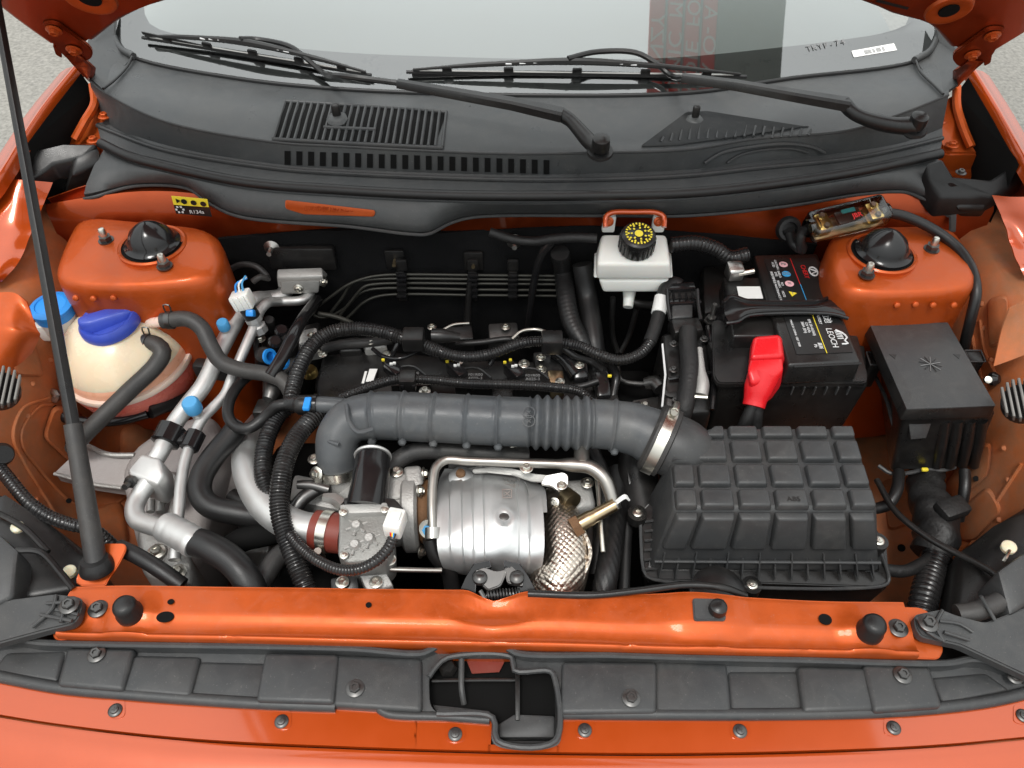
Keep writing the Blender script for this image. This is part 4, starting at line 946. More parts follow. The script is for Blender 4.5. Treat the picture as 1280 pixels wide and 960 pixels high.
obj('fixing_nut', b_lathe([(0, 0), (.009, 0), (.009, .006), (.0045, .007), (.0045, .018), (0, .018)], at(P(165, 601, .002), (-.1, -.85, .4)), 6), 'steel_dark', mf)
obj('elbow_pipe', b_tube([(186, 602, -.004), (174, 620, -.01), (168, 636, -.012), (172, 650, -.012), (186, 656, -.01), (206, 662, -.006), (218, 668, -.004)], .0125, 18), 'aluminium', ac)
obj('crimp_sleeve', b_tube([(206, 658, -.006), (214, 662, -.005), (240, 676, -.002), (246, 680, -.002)], .0205, 24, rf=lambda s, th, L: 1 - .07 * (.5 + .5 * math.cos(s / L * 8 * math.pi))), 'aluminium', ac)
obj('rubber_hose', b_tube([(236, 674, -.003), (262, 684, -.0), (288, 700, -.004), (306, 720, -.012), (318, 745, -.03), (322, 770, -.07)], .0185, 20), 'rubber', ac, 'thick black hose section')
def port(px, py, z, s, parent, m, axis=(0, -.15, 1)):
    M = at(P(px, py, z), axis)
    p = obj('service_port', b_lathe([(0, -.02 * s), (.007 * s, -.02 * s), (.007 * s, -.004 * s), (.009 * s, -.003 * s), (.009 * s, 0), (0, 0)], M, 18), 'aluminium', parent)
    obj('port_cap', b_lathe([(0, 0), (.0105 * s, 0), (.011 * s, .003 * s), (.0105 * s, .016 * s), (.0085 * s, .0185 * s), (0, .0185 * s)], M, 20), m, p)
port(281, 410, .058, .85, ac, 'blue_dust')
a2 = thing('air_conditioning_line', 'thin bare aluminium refrigerant pipe with pressure sensor and dusty blue cap', 'pipe', P(260, 520, -.1))
obj('pipe', b_tube([Y(388, 362, 1.0), Y(387, 368, .985), Y(378, 375, .97), Y(350, 377, .965), (334, 379, .055), (326, 387, .055), (319, 405, .05), (303, 442, .035), (290, 472, .02), (282, 492, .012), (268, 508, .008), (254, 522, .006), (246, 536, .002), (235, 564, -.004), (228, 592, -.008), (224, 630, -.014), (218, 700, -.03)], .0078, 14), 'aluminium', a2)
port(243, 512, .026, 1.15, a2, 'blue_dust')
M = at(P(319, 402, .055), (-.25, .1, 1))
fit = obj('sensor_fitting', b_lathe([(0, -.02), (.0125, -.02), (.0125, -.008), (.0095, -.006), (.0095, .0), (.013, .002), (.013, .010), (0, .010)], M, 8), 'aluminium', a2)
obj('sensor_body', b_lathe([(0, .010), (.0125, .010), (.0125, .030), (0, .030)], M, 24), 'plastic_black', fit)
obj('blue_band', b_box(M @ V(.006, -.009, .022), (.012, .011, .014), frame((0, -.6, .6)), .002), 'blue_light', fit)
cn = obj('connector', b_box(M @ V(0, 0, .042), (.030, .024, .026), M.to_3x3(), .003), 'white_plastic', a2, 'white pressure sensor connector')
for k in (-1, 0, 1): obj('connector_rib', b_box(M @ V(k * .009, -.0125, .044), (.004, .004, .022), M.to_3x3(), .001), 'white_plastic', cn)
for k in range(3): obj('wire', b_tube([M @ V((k - 1) * .006, .004, .054), M @ V((k - 1) * .005 + .004, .008, .066), M @ V(.018, .012, .070 + .002 * k)], .0016, 6, step=.004), ('blue_light', 'white', 'blue_dust')[k], cn)
tube('sensor_lead', [Y(316, 352, .975), Y(325, 346, .98), Y(335, 348, .99), Y(322, 334, 1.0), Y(300, 331, 1.01), Y(280, 342, 1.005), Y(272, 346, 1.0)], .0052, 'rubber_hose', None, 'short black sleeved sensor lead arching beside the left strut tower', 'cable')
ev = thing('expansion_valve', 'dull metal expansion valve block on the black firewall at upper left', 'valve', Y(375, 362, 1.0))
obj('block', b_hull([Y(346, 336, 1.0), Y(402, 334, 1.0), Y(404, 345, .985), Y(346, 347, .985)], [Y(346, 347, .985) + V(0, 0, -.02) + V(0, .03, 0), Y(404, 345, .985) + V(0, .03, -.02), Y(404, 358, .985), Y(347, 360, .985)], .003), 'alu_cast', ev)
obj('flange', b_hull([Y(350, 352, .978), Y(400, 350, .978), Y(398, 366, .978), Y(352, 368, .978)], [Y(350, 352, .99), Y(400, 350, .99), Y(398, 366, .99), Y(352, 368, .99)], .003), 'alu_cast', ev)
bolt(ev, Y(373, 361, .976), .008, 'bolt_zinc', (0, -1, .2)); bolt(ev, Y(404, 352, .99), .009, 'bolt_zinc', (1, -.3, .2))
obj('gasket', b_box(Y(378, 322, 1.018), (.11, .012, .045), None, .004), 'plastic_black', ev)
pc = thing('pipe_clamp', 'black plastic double clamp holding both refrigerant pipes together', 'clamp', P(228, 550, -.02))
ad = (P(200, 565, -.004) - P(218, 530, .004)).normalized()
for q, r in (((211, 544, .001), .0205), ((241, 551, -.001), .0135)):
    obj('shell', b_tube([P(*q) - ad * .014, P(*q) - ad * .013, P(*q) + ad * .013, P(*q) + ad * .014], [r * .9, r, r, r * .9], 20, step=.004, rf=lambda s, th, L: 1 + .04 * math.cos(8 * th)), 'plastic_gloss', pc)
obj('web', b_box(P(227, 548, .0), (.035, .02, .012), None, .003), 'plastic_gloss', pc)
for q in ((259, 464, .022), (292, 462, .02)): pass
obj('upper_clip', b_box(P(266, 462, .012), (.055, .022, .03), Matrix.Rotation(R(-8), 3, 'Z'), .006), 'rubber', pc)

# gearbox casting, mount arm and compressor parts at lower left
gb = thing('compressor_bracket', 'pale grey cast metal compressor bracket under the refrigerant pipes', 'bracket', P(200, 650, -.2))
obj('casting', b_hull([P(206, 526, -.06), P(262, 512, -.06), P(290, 560, -.08), P(262, 640, -.09), P(240, 725, -.10), P(176, 712, -.10), P(158, 640, -.09), P(148, 588, -.08), P(164, 556, -.07)],
                     [P(206, 526, -.06) + V(.02, .03, -.15), P(262, 512, -.06) + V(0, .03, -.15), P(290, 560, -.08) + V(0, 0, -.15), P(262, 640, -.09) + V(0, 0, -.15), P(240, 725, -.10) + V(0, 0, -.15), P(176, 712, -.10) + V(0, 0, -.15), P(158, 640, -.09) + V(0, 0, -.15), P(148, 588, -.08) + V(0, 0, -.15), P(164, 556, -.07) + V(0, 0, -.15)], .02, 4), 'alu_lilac', gb, ang=70)
obj('slot_rib', b_tube([(200, 640, -.075), (204, 608, -.066), (214, 594, -.064), (222, 600, -.066), (216, 640, -.075), (208, 690, -.085)], .006, 10), 'alu_cast', gb)
obj('slot_rib', b_tube([(188, 640, -.075), (190, 612, -.068), (198, 596, -.064)], .006, 10), 'alu_cast', gb)
obj('foot', b_block([(166, 640, -.05), (196, 650, -.05), (236, 690, -.05), (238, 730, -.055), (176, 716, -.055)], -.15, -.05, .01, 3), 'alu_cast', gb)
for q in ((196, 690, -.047), (222, 716, -.05)): bolt(gb, P(*q), .012, 'bolt_zinc')
ma = thing('mount_arm', 'flat silver cast engine mount arm behind the prop rod sleeve', 'mount arm', P(120, 590, -.1))
obj('plate', b_plate([(67, 591, -.085), (106, 554, -.075), (136, 566, -.078), (166, 566, -.08), (172, 612, -.095), (150, 609, -.095), (116, 604, -.095)], .02, rnd=.004, bevel=.002), 'alu_lilac', ma)
obj('edge_rib', b_tube([(107, 556, -.071), (136, 568, -.073), (168, 569, -.075)], .004, 8), 'alu_cast', ma)
obj('edge_rib', b_tube([(68, 592, -.083), (116, 605, -.093), (152, 610, -.093)], .003, 8), 'alu_cast', ma)
tube('tank_strap', [(54, 500, -.02), (62, 508, -.03), (80, 522, -.04), (110, 527, -.045), (150, 526, -.045), (185, 517, -.04)], .0075, 'plastic_gloss', None, 'black cable curving under the round coolant tank', 'cable')
tube('tank_outlet_hose', [(186, 514, -.035), (200, 508, -.04), (235, 496, -.06), (260, 480, -.09)], .013, 'plastic_black', None, 'short black outlet hose under the coolant tank', 'hose')
obj('corroded_clip', b_tube([(54, 484, -.01), (62, 488, -.012), (72, 494, -.012), (68, 500, -.02)], .0055, 8), 'steel', None, 'small corroded metal clip on the left inner wing', 'clip')

# ================================================================== engine block, gearbox and deep dark parts
en = thing('engine', 'black engine top with three ignition coils behind the intake hose', 'engine', V(.0, .78, -.4))
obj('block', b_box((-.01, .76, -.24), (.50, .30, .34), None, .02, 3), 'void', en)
vc = obj('valve_cover', b_hull([P(404, 440, -.01), P(470, 436, -.01), P(600, 448, -.01), P(735, 452, -.01), P(748, 500, -.02), P(740, 540, -.03), P(400, 530, -.03), P(392, 478, -.02)],
                             [P(404, 440, -.01) + V(0, .01, -.09), P(470, 436, -.01) + V(0, .01, -.09), P(600, 448, -.01) + V(0, .01, -.09), P(735, 452, -.01) + V(0, .01, -.09), P(748, 500, -.02) + V(.01, 0, -.09), P(740, 540, -.03) + V(.01, 0, -.09), P(400, 530, -.03) + V(0, 0, -.09), P(392, 478, -.02) + V(0, 0, -.09)], .008, 3), 'plastic_black', en)
lb_ = obj('white_label', b_plate([(456, 460, -.008), (473, 460, -.008), (467, 480, -.011), (450, 480, -.011)], .0006, bevel=0), 'print_black', vc)
obj('label_field', b_plate([(462, 461, -.0072), (472, 461, -.0072), (466, 477, -.0102), (457, 477, -.0102)], .0005, bevel=0), 'white', lb_)
obj('label_field', b_plate([(456, 464, -.0076), (459, 464, -.0076), (455, 479, -.0102), (452, 479, -.0102)], .0005, bevel=0), 'white', lb_)
for x, y in ((510, 470), (590, 472), (662, 473)):
    z = .004
    co = obj('ignition_coil', b_hull([P(x - 20, y - 6, z), P(x - 8, y - 14, z), P(x + 8, y - 14, z), P(x + 26, y, z), P(x + 26, y + 12, z), P(x - 22, y + 12, z)], [P(x - 20, y - 6, z) + V(0, 0, -.03), P(x - 8, y - 14, z) + V(0, 0, -.03), P(x + 8, y - 14, z) + V(0, 0, -.03), P(x + 26, y, z) + V(0, 0, -.03), P(x + 26, y + 12, z) + V(0, 0, -.03), P(x - 22, y + 12, z) + V(0, 0, -.03)], .003), 'plastic_black', en)
    obj('coil_rim', b_tube([(x - 19, y - 5, z + .001), (x - 7, y - 12, z + .001), (x + 7, y - 12, z + .001), (x + 24, y, z + .001)], .0015, 6), 'plastic_grey', co)
    text('lettering', 'F01R00\nA025-3\n1126', .0075, P(x + 4, y + 1, z + .0008), (1, .0, 0), (0, 0, 1), 'print_grey', co)
    k = obj('plug', b_hull([P(x - 34, y - 20, z + .012), P(x - 20, y - 24, z + .012), P(x - 4, y - 8, z + .010), P(x - 16, y - 2, z + .010)], [P(x - 34, y - 20, z + .012) + V(0, 0, -.025), P(x - 20, y - 24, z + .012) + V(0, 0, -.025), P(x - 4, y - 8, z + .01) + V(0, 0, -.025), P(x - 16, y - 2, z + .01) + V(0, 0, -.025)], .003), 'plastic_gloss', co)
    for dx, dy, m in ((-31, -20, 'yellow'), (-24, -23, 'yellow'), (-21, -15, 'white'), (-17, -16, 'white')): obj('terminal', b_box(P(x + dx, y + dy, z + .013), (.005, .003, .005), None, .001), m, k)
for q in ((655, 455, .004), (572, 452, .004), (531, 489, 0), (676, 462, .002)): bolt(en, P(*q), .009, 'bolt_zinc')
obj('oil_filler', b_lathe([(0, .012), (.010, .012), (.012, .008), (.012, 0), (0, 0)], at(P(388, 468, .005)), 20), 'brass', en)
obj('cam_sensor', b_tube([(695, 440, .01), (708, 450, .008), (722, 468, 0)], [.013, .011, .014], 14), 'plastic_gloss', en)
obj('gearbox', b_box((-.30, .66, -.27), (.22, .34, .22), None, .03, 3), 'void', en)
obj('gearbox_lug', b_block([(262, 560, -.10), (300, 548, -.10), (330, 640, -.12), (270, 620, -.12)], -.25, -.05, .01, 3), 'alu_lilac', en)

# brake pipes on the firewall
brk = []
bw = 1.006
for k, (y0, yl, xl) in enumerate(((344, 344, 478), (349, 349.5, 462), (354.5, 355, 470), (362, 362, 462), (369, 370, 474))):
    p = [Y(702, y0 + 1, bw), Y(600, y0, bw), Y(xl, yl, bw)]
    e = [[(455, 348), (435, 356), (412, 372), (396, 384)], [(440, 354), (428, 372), (414, 390)], [(456, 358), (440, 375), (425, 394)], [(448, 368), (430, 386), (402, 397), (380, 388)], [(455, 378), (440, 392), (425, 405)]][k]
    p += [Y(x, y, bw - .004 * (i + 1)) for i, (x, y) in enumerate(e)]
    tube('brake_pipe', p, .0026, 'pipe_dark', None, ('topmost', 'second', 'third', 'fourth', 'lowest')[k] + ' of the five thin brake pipes along the black firewall', 'brake pipe', 'brake pipes', seg=8)
for x in (502, 591, 641):
    c = thing('pipe_holder', {502: 'left', 591: 'middle', 641: 'right'}[x] + ' black plastic holder clipping the five brake pipes', 'pipe clip', Y(x, 360, 1.0), 'brake pipe holders')
    obj('back', b_box((Y(x, 342, 1.004) + Y(x, 372, 1.004)) / 2, (.014, .008, .062), None, .002), 'plastic_black', c)
    for y in (344, 349, 355, 362, 370): obj('finger', b_box(Y(x, y, .998), (.017, .009, .006), None, .002), 'plastic_gloss', c)
    obj('tail', b_box(Y(x, 331, 1.006), (.018, .006, .022), None, .002), 'plastic_black', c)

# ================================================================== wiring harness
wh = thing('wiring_harness', 'main corrugated black wiring conduit running behind the ignition coils', 'wiring conduit', P(600, 440, -.02))
A = [(362, 512, .03), (366, 486, .035), (376, 456, .04), (392, 430, .045), (412, 416, .05), (440, 411, .05), (475, 414, .05), (508, 424, .045), (540, 436, .04), (566, 444, .035), (590, 446, .035), (618, 441, .035), (645, 431, .04), (668, 427, .04), (695, 428, .04), (725, 433, .04), (748, 443, .04), (775, 450, .04), (800, 442, .045), (815, 424, .05), (822, 404, .06)]
obj('conduit', b_tube(A, [.0118] * 4 + [.0112] * 5 + [.0088] * 4 + [.0085] * 8, 14, step=.0011, rf=corr(.0042, .14)), 'conduit', wh)
obj('taped_end', b_tube([(812, 428, .048), (820, 406, .058), (825, 386, .068), (829, 368, .075)], .0105, 14), 'tape', wh)
obj('tag_sleeve', b_tube([(823, 392, .066), (827, 372, .075)], .0112, 16), 'white', wh, 'white paper tag')
for q in ((517, 424, .055), (690, 428, .05)):
    c = obj('clip', b_box(P(*q), (.032, .03, .026), None, .003), 'plastic_black', wh)
    for sx in (-1, 1): obj('clip_tooth', b_box(P(q[0] + sx * 8, q[1] + 10, q[2] - .006), (.008, .006, .010), None, .0015), 'plastic_gloss', c)
obj('side_plug', b_tube([(540, 420, .045), (552, 420, .045), (575, 422, .04)], [.012, .012, .007], 12), 'plastic_black', wh)
w2 = thing('wiring_harness', 'thinner corrugated conduit lying in front of the ignition coils', 'wiring conduit', P(600, 485, -.02))
obj('conduit', b_tube([(425, 498, .02), (450, 488, .025), (475, 479, .03), (500, 474, .032), (540, 475, .03), (580, 479, .028), (640, 481, .026), (690, 484, .024), (725, 490, .015), (742, 505, 0)], .0078, 14, step=.0010, rf=corr(.0036)), 'conduit', w2)
c = obj('clip', b_box(P(510, 476, .034), (.024, .026, .024), None, .003), 'plastic_black', w2)
for sx in (-1, 1): obj('clip_tooth', b_box(P(510 + sx * 7, 483, .034), (.006, .005, .008), None, .001), 'plastic_gloss', c)
w3 = thing('wiring_harness', 'thick corrugated conduit dropping past the blue-clipped breather pipe to the crossmember', 'wiring conduit', P(360, 620, -.1))
obj('conduit', b_tube([(404, 512, .03), (388, 526, .035), (370, 548, .035), (357, 575, .03), (350, 610, .02), (350, 640, .01), (358, 670, 0), (370, 702, -.01), (386, 745, -.03), (392, 770, -.06)], .0135, 16, step=.0011, rf=corr(.0045, .15)), 'conduit', w3)
w4 = thing('wiring_harness', 'second corrugated conduit curving to the left of the thick one', 'wiring conduit', P(330, 580, -.1))
obj('conduit', b_tube([(360, 508, .02), (346, 522, .015), (335, 545, .01), (329, 572, .005), (330, 600, 0), (340, 625, -.01), (356, 650, -.02)], .0125, 16, step=.0011, rf=corr(.0043, .15)), 'conduit', w4)
w5 = thing('wiring_harness', 'thin conduit branch looping to the white boost valve connector', 'wiring conduit', P(430, 715, -.05))
obj('conduit', b_tube([(362, 668, .012), (376, 684, .014), (396, 700, .018), (424, 712, .024), (450, 711, .032), (470, 701, .040), (484, 687, .044), (491, 674, .046)], .0072, 12, step=.0013, rf=corr(.0042)), 'conduit', w5)
c = obj('connector', b_box(P(494, 654, .046), (.022, .03, .026), Matrix.Rotation(R(-12), 3, 'Z'), .003), 'white_plastic', w5, 'white connector')
obj('connector_latch', b_box(P(494, 646, .058), (.014, .014, .008), Matrix.Rotation(R(-12), 3, 'Z'), .002), 'white_plastic', c)
for k, m in enumerate(('red_plastic', 'yellow', 'blue_light', 'plastic_black')): obj('wire', b_tube([(488 + k * 2.4, 664, .046), (489 + k * 1.4, 671, .047), (491, 678, .045)], .0013, 6, step=.003), m, c)

# breather pipe with blue clip
br = thing('breather_pipe', 'grey breather pipe with bright blue quick connector at the intake elbow', 'pipe', P(380, 506, .02))
obj('pipe', b_tube([(394, 506, .045), (420, 507, .045), (446, 512, .048)], .0122, 16), 'hose_grey', br)
cn = obj('quick_connector', b_tube([(358, 505, .042), (372, 505, .044), (376, 506, .045), (394, 506, .045)], [.010, .0125, .0145, .0145], 16, step=.003), 'plastic_black', br)
obj('blue_clip', b_box(P(384, 505, .058), (.010, .022, .007), None, .002), 'blue_light', cn)
obj('collar', b_tube([(393, 506, .045), (397, 506, .045)], .0158, 18), 'plastic_gloss', cn)
tube('vacuum_hose', [(358, 505, .042), (346, 507, .04), (338, 514, .03), (328, 524, .02), (312, 535, .015), (296, 534, .012), (286, 522, .015), (286, 504, .018), (296, 484, .02), (310, 470, .018), (330, 458, .0)], .0082, 'rubber', None, 'black vacuum hose looping under the S-shaped coolant hose', 'hose')
tube('strut_bar', [Y(396, 375, .98), (372, 410, .06), (352, 448, .05), (338, 470, .04)], .0098, 'plastic_gloss', None, 'glossy black straight pipe slanting below the expansion valve', 'pipe')

# ================================================================== intake hose
ih = thing('intake_hose', 'grey ribbed plastic intake hose crossing the engine with a bellows section', 'intake hose', P(620, 530, -.0))
hp = [(426, 590, -.005), (421, 566, .022), (424, 543, .04), (440, 526, .05), (470, 520, .054), (540, 522, .055), (620, 526, .055), (700, 529, .055), (760, 531, .053), (798, 538, .05), (822, 549, .045)]
hv = pts(hp); hc = crom(hv, .003); hs_ = [0]
for i in range(1, len(hc)): hs_.append(hs_[-1] + (hc[i] - hc[i - 1]).length)
def s_of(px):
    best = min(range(len(hc)), key=lambda i: abs(hc[i].x - P(px, 525, .055).x) + (0 if hc[i].z > .045 else 9)); return hs_[best]
ribs = [s_of(x) for x in (465, 503, 543, 583, 623, 765)]; b0, b1 = s_of(664), s_of(737)
def hose_r(s, th, L):
    r = 1.0
    for q in ribs: r += .10 * math.exp(-((s - q) / .0024) ** 2)
    if b0 - .004 < s < b1 + .004:
        x = (s - b0) / (b1 - b0) * 6.0; r += .19 * (.5 - .5 * math.cos(2 * math.pi * x)) ** .8 - .045
    elif ribs[0] < s < b0:
        r += .034 * (abs(math.cos(2 * th)) ** 6 < .55 and min(abs(s - q) for q in ribs) > .005) - .012
    return r
obj('tube_body', b_tube(hv, [.0275, .0285, .0295, .0315, .033, .0335, .0335, .0335, .034, .036, .039], 40, step=.0017, rf=hose_r), 'hose_grey', ih, ang=60)
for x in (465, 503, 543, 583, 623, 765):
    c = s_of(x); i = min(range(len(hs_)), key=lambda k: abs(hs_[k] - c))
    for dy, dz in ((.0362, -.004), (-.0335, -.014)):
        p = hc[i] + V(0, dy, dz); obj('nodule', b_lathe([(0, -.006), (.005, -.003), (.006, .001), (.004, .005), (0, .0065)], at(p, (0, dy, dz)), 12), 'hose_grey', ih)
obj('elbow_rib', b_tube([(433, 506, .085), (437, 528, .09), (448, 540, .086), (466, 536, .086)], .003, 8), 'hose_grey', ih)
obj('elbow_rib', b_tube([(404, 545, .05), (412, 552, .055), (424, 556, .058)], .003, 8), 'hose_grey', ih)
text('moulded_mark', '\u2297\n\u2297', .012, P(661, 522, .0895), (1, 0, 0), (0, -.35, .93), 'hose_grey', ih, depth=.0008)
ax = (hv[0] - hv[1]).normalized()
clamp_band('clamp', hv[0] - ax * .004, ax, .0300, .013, 'zinc', ih, (-.8, -.5, .1))
axr = (hv[-1] - hv[-2]).normalized()
obj('end_collar', b_tube([hv[-1] - axr * .012, hv[-1] - axr * .008, hv[-1] + axr * .016, hv[-1] + axr * .018], [.043, .048, .048, .043], 36, step=.003), 'rubber_hose', ih)
clamp_band('clamp', hv[-1] + axr * .003, axr, .0486, .014, 'zinc', ih, (.15, .35, .9))
obj('outlet_stub', b_tube([hv[-1] + axr * .01, hv[-1] + axr * .035, P(862, 572, .025), P(872, 590, .0)], [.043, .043, .042, .04], 30), 'plastic_grey', ih)

# ================================================================== air filter box
af = thing('air_filter_box', 'dark grey air filter box with a quilted five-by-three lid', 'air filter box', P(960, 700, -.12))
TL, TR, NR_, NL_ = P(833, 534, .060), P(1066, 534, .060), P(1097, 636, .050), P(842, 636, .050)
BRf, BR, BL = TR + V(.02, .02, -.12), P(1100, 716, -.062), P(812, 714, -.062)
ctop = [P(885, 534, .060), TR, NR_, NL_, P(838, 572, .057)]
obj('lid', b_hull(ctop, [ctop[0] + V(-.01, .02, -.12), BRf, BR, BL, ctop[4] + V(-.02, .005, -.12)], .007, 4), 'plastic_grey', af, ang=60)
def bil(a, b, c, d, u, v): return (a * (1 - u) + b * u) * (1 - v) + (d * (1 - u) + c * u) * v
def cut(q, p, n):
    """keep the part of a polygon on the positive side of the line through p with normal n"""
    o = []
    for i in range(len(q)):
        a, b = q[i - 1], q[i]; da, db = (a - p).dot(n), (b - p).dot(n)
        if da * db < 0: o.append(a.lerp(b, da / (da - db)))
        if db >= 0: o.append(b)
    return o
UB, VB = (0, .125, .31, .49, .675, .86, 1.0), (0.0, .18, .48, .78, 1.03)
e = (ctop[0] - ctop[4]).normalized(); en_ = V(e.y, -e.x, 0)
if (NR_ - ctop[4]).dot(en_) < 0: en_ = -en_
for j in range(4):
    for i in range(6):
        g = .007; a_, b_ = UB[i] + g, UB[i + 1] - g; c_, d_ = VB[j] + .016, VB[j + 1] - .016
        q = cut([bil(TL, TR, NR_, NL_, *w) for w in ((a_, c_), (b_, c_), (b_, d_), (a_, d_))], ctop[4] + en_ * .006, en_)
        if len(q) < 3 or max((x - y).length for x in q for y in q) < .012: continue
        ctr = sum(q, Vector()) / len(q); k = .86
        obj('quilt_panel', b_hull([ctr + (p - ctr) * k + V(0, 0, .0085) for p in q], [p - V(0, 0, .003) for p in q], .003, 3), 'plastic_grey', af, ang=50)
F0, F1, F2, F3 = NL_ + V(.002, -.003, -.004), NR_ + V(-.002, -.003, -.004), NR_.lerp(BR, .60), NL_.lerp(BL, .60)
def fpads():
    n = ((F1 - F0).cross(F3 - F0)).normalized(); n = n if n.y < 0 else -n
    for i in range(6):
        u0, u1 = UB[i] + .007, UB[i + 1] - .007
        q = [bil(F0, F1, F2, F3, *w) for w in ((u0, .0), (u1, .0), (u1, .98), (u0, .98))]; ctr = sum(q, Vector()) / 4
        obj('quilt_panel', b_hull([ctr + (p - ctr) * .88 + n * .0085 for p in q], [p - n * .003 for p in q], .003, 3), 'plastic_grey', af, ang=50)
    for k in range(14):
        u = (k + .5) / 14; hgt = .78 if k % 2 else .68
        a_ = bil(NL_, NR_, BR, BL, u, hgt) + n * .002; b_ = bil(NL_, NR_, BR, BL, u, 1.0) + n * .006 + V(0, -.006, 0)
        bm = b_hull([a_ + V(-.001, 0, 0), a_ + V(.001, 0, 0), b_ + V(.001, 0, .0), b_ + V(-.001, 0, .0)], [a_ + V(-.001, .01, -.002), a_ + V(.001, .01, -.002), b_ + V(.001, .016, .0), b_ + V(-.001, .016, .0)], 0)
        obj('gusset', bm, 'plastic_grey', af)
fpads()
obj('step_rail', b_tube([NL_.lerp(BL, .80) + V(0, -.003, 0), NR_.lerp(BR, .80) + V(0, -.003, 0)], .0025, 8, step=.05), 'plastic_grey', af)
flz = -.064
obj('lid_flange', b_plate([P(800, 640, -.03), P(812, 628, -.02), P(820, 640, -.03), P(812, 712, flz), P(1098, 714, flz), P(1092, 672, -.03), P(1108, 674, -.03), P(1112, 726, flz - .002), P(1106, 734, flz - .002), P(812, 724, flz - .002), P(804, 716, flz)], .010, rnd=.003, bevel=.0015), 'plastic_black', af)
obj('flange_lip', b_tube([(800, 644, -.026), (806, 716, flz + .001), (814, 723, flz + .001), (1104, 732, flz + .001), (1111, 725, flz + .001), (1098, 680, -.026)], .0024, 8), 'plastic_grey', af)
obj('base', b_block([(800, 640, -.045), (1100, 660, -.045), (1112, 735, flz - .012), (806, 722, flz - .012)], -.2, .12, .006), 'plastic_black', af)
for q in ((797, 641, -.02), (940, 731, flz + .002), (1098, 676, -.022)):
    e = obj('screw_ear', b_lathe([(0, 0), (.013, 0), (.013, -.016), (0, -.016)], at(P(*q)), 20), 'plastic_black', af)
    inst('screw', ME['screw_zinc'], at(P(*q) + V(0, 0, .0005)) @ Matrix.Scale(.0075, 4), e)
for k in range(6):
    obj('side_rib', b_tube([(806 - k * .2, 652 + k * 12, -.03 - k * .006), (822, 650 + k * 12, -.028 - k * .006)], .002, 6), 'plastic_grey', af)
text('moulded_mark', 'ABS', .010, P(992, 624, .0595), (1, 0, 0), (0, 0, 1), 'plastic_black', af)
obj('intake_snout', b_tube([(800, 560, -.03), (798, 600, -.05), (806, 660, -.07)], .03, 20), 'plastic_black', af)

# ================================================================== battery, hold-down, terminal cover
bt_ = thing('battery', 'black car battery with printed black label', 'battery', P(990, 450, -.12))
z1 = .098
obj('case', b_block([(884, 424, .06), (1082, 430, .06), (1086, 482, .052), (900, 482, .052)], -.14, .05, .006, 3, (0, .01)), 'plastic_black', bt_)
obj('case_flange', b_plate([(890, 400, .068), (1062, 380, .068), (1085, 468, .062), (1083, 478, .062), (898, 479, .062), (892, 470, .062)], .008, rnd=.006, bevel=.002), 'plastic_black', bt_)
obj('lid_block', b_block([(942, 318, z1), (1022, 316, z1), (1077, 452, z1), (985, 456, z1)], .06, -.03, .005, 3), 'plastic_black', bt_)
obj('terminal_block', b_block([(904, 346, z1 - .008), (952, 346, z1 - .008), (968, 398, z1 - .008), (970, 420, z1 - .01), (916, 420, z1 - .01)], .055, -.03, .004, 3), 'plastic_black', bt_)
obj('rear_tray', b_block([(878, 332, .055), (940, 330, .055), (944, 380, .055), (880, 392, .055)], -.06, 0, .006), 'plastic_black', bt_)
lab = obj('label', b_plate([(955, 324, z1 + .0012), (1018, 322, z1 + .0012), (1067, 440, z1 + .0012), (996, 443, z1 + .0012)], .001, rnd=.002, bevel=0), 'print_black', bt_)
def Lb(u, v): return bil(P(955, 324, z1 + .0018), P(1018, 322, z1 + .0018), P(1067, 440, z1 + .0018), P(996, 443, z1 + .0018), u, v)
dn = (Lb(.5, 1) - Lb(.5, 0)).normalized(); UPZ = V(0, 0, 1)
for u, v0, v1, m in ((.52, .0, .30, 'print_red'), (.525, .30, .62, 'print_blue'), (.53, .62, 1., 'yellow')): obj('stripe', b_tube([Lb(u, v0), Lb(u, v1)], .0006, 6, step=.1), m, lab)
for k, m in enumerate(('print_pink', 'print_blue', 'print_pink', 'yellow', 'print_blue')):
    obj('pictogram', b_lathe([(0, 0), (.0068, 0), (.0068, .0006), (0, .0006)], at(Lb(.34 - k * .01, .07 + k * .11), (0, 0, 1), (1, .2, 0)), 3 if m == 'yellow' else 20), m, lab)
    text('lettering', ('Pb', 'OO', 'X', '!', '+')[k], .008, Lb(.34 - k * .01, .07 + k * .11) + V(0, 0, .0008), (1, 0, 0), UPZ, 'print_grey', lab)
    text('lettering', ('CAUTION\nACID', 'SHIELD\nEYES', 'NO\nSPARKS', 'NOTE', 'READ\nGUIDE')[k], .0052, Lb(.17 - k * .01, .07 + k * .11), dn, UPZ, 'print_white', lab)
text('lettering', '\u514d\u7ef4\u62a4\u84c4\u7535\u6c60 MAINTENANCE FREE', .0048, Lb(.05, .32), dn, UPZ, 'print_white', lab)
text('lettering', 'CHERY', .0105, Lb(.70, .16), dn, UPZ, 'print_red', lab)
em = Lb(.87, .16)
ring = [em + dn * .0105 * math.cos(a) + V(-dn.y, dn.x, 0) * .0062 * math.sin(a) for a in [2 * math.pi * k / 24 for k in range(25)]]
eb = obj('emblem', b_tube(ring, .0012, 6, step=.003), 'print_white', lab)
for s in (-1, 1): obj('emblem_stroke', b_tube([em + V(-dn.y, dn.x, 0) * .0055, em + dn * s * .006 - V(-dn.y, dn.x, 0) * .004], .0011, 6, step=.02), 'print_white', eb)
text('lettering', '\u7406\u58eb\u7535\u6c60', .0125, Lb(.76, .60), dn, UPZ, 'print_white', lab)
text('lettering', 'LEOCH', .0125, Lb(.72, .86), dn, UPZ, 'print_white', lab)
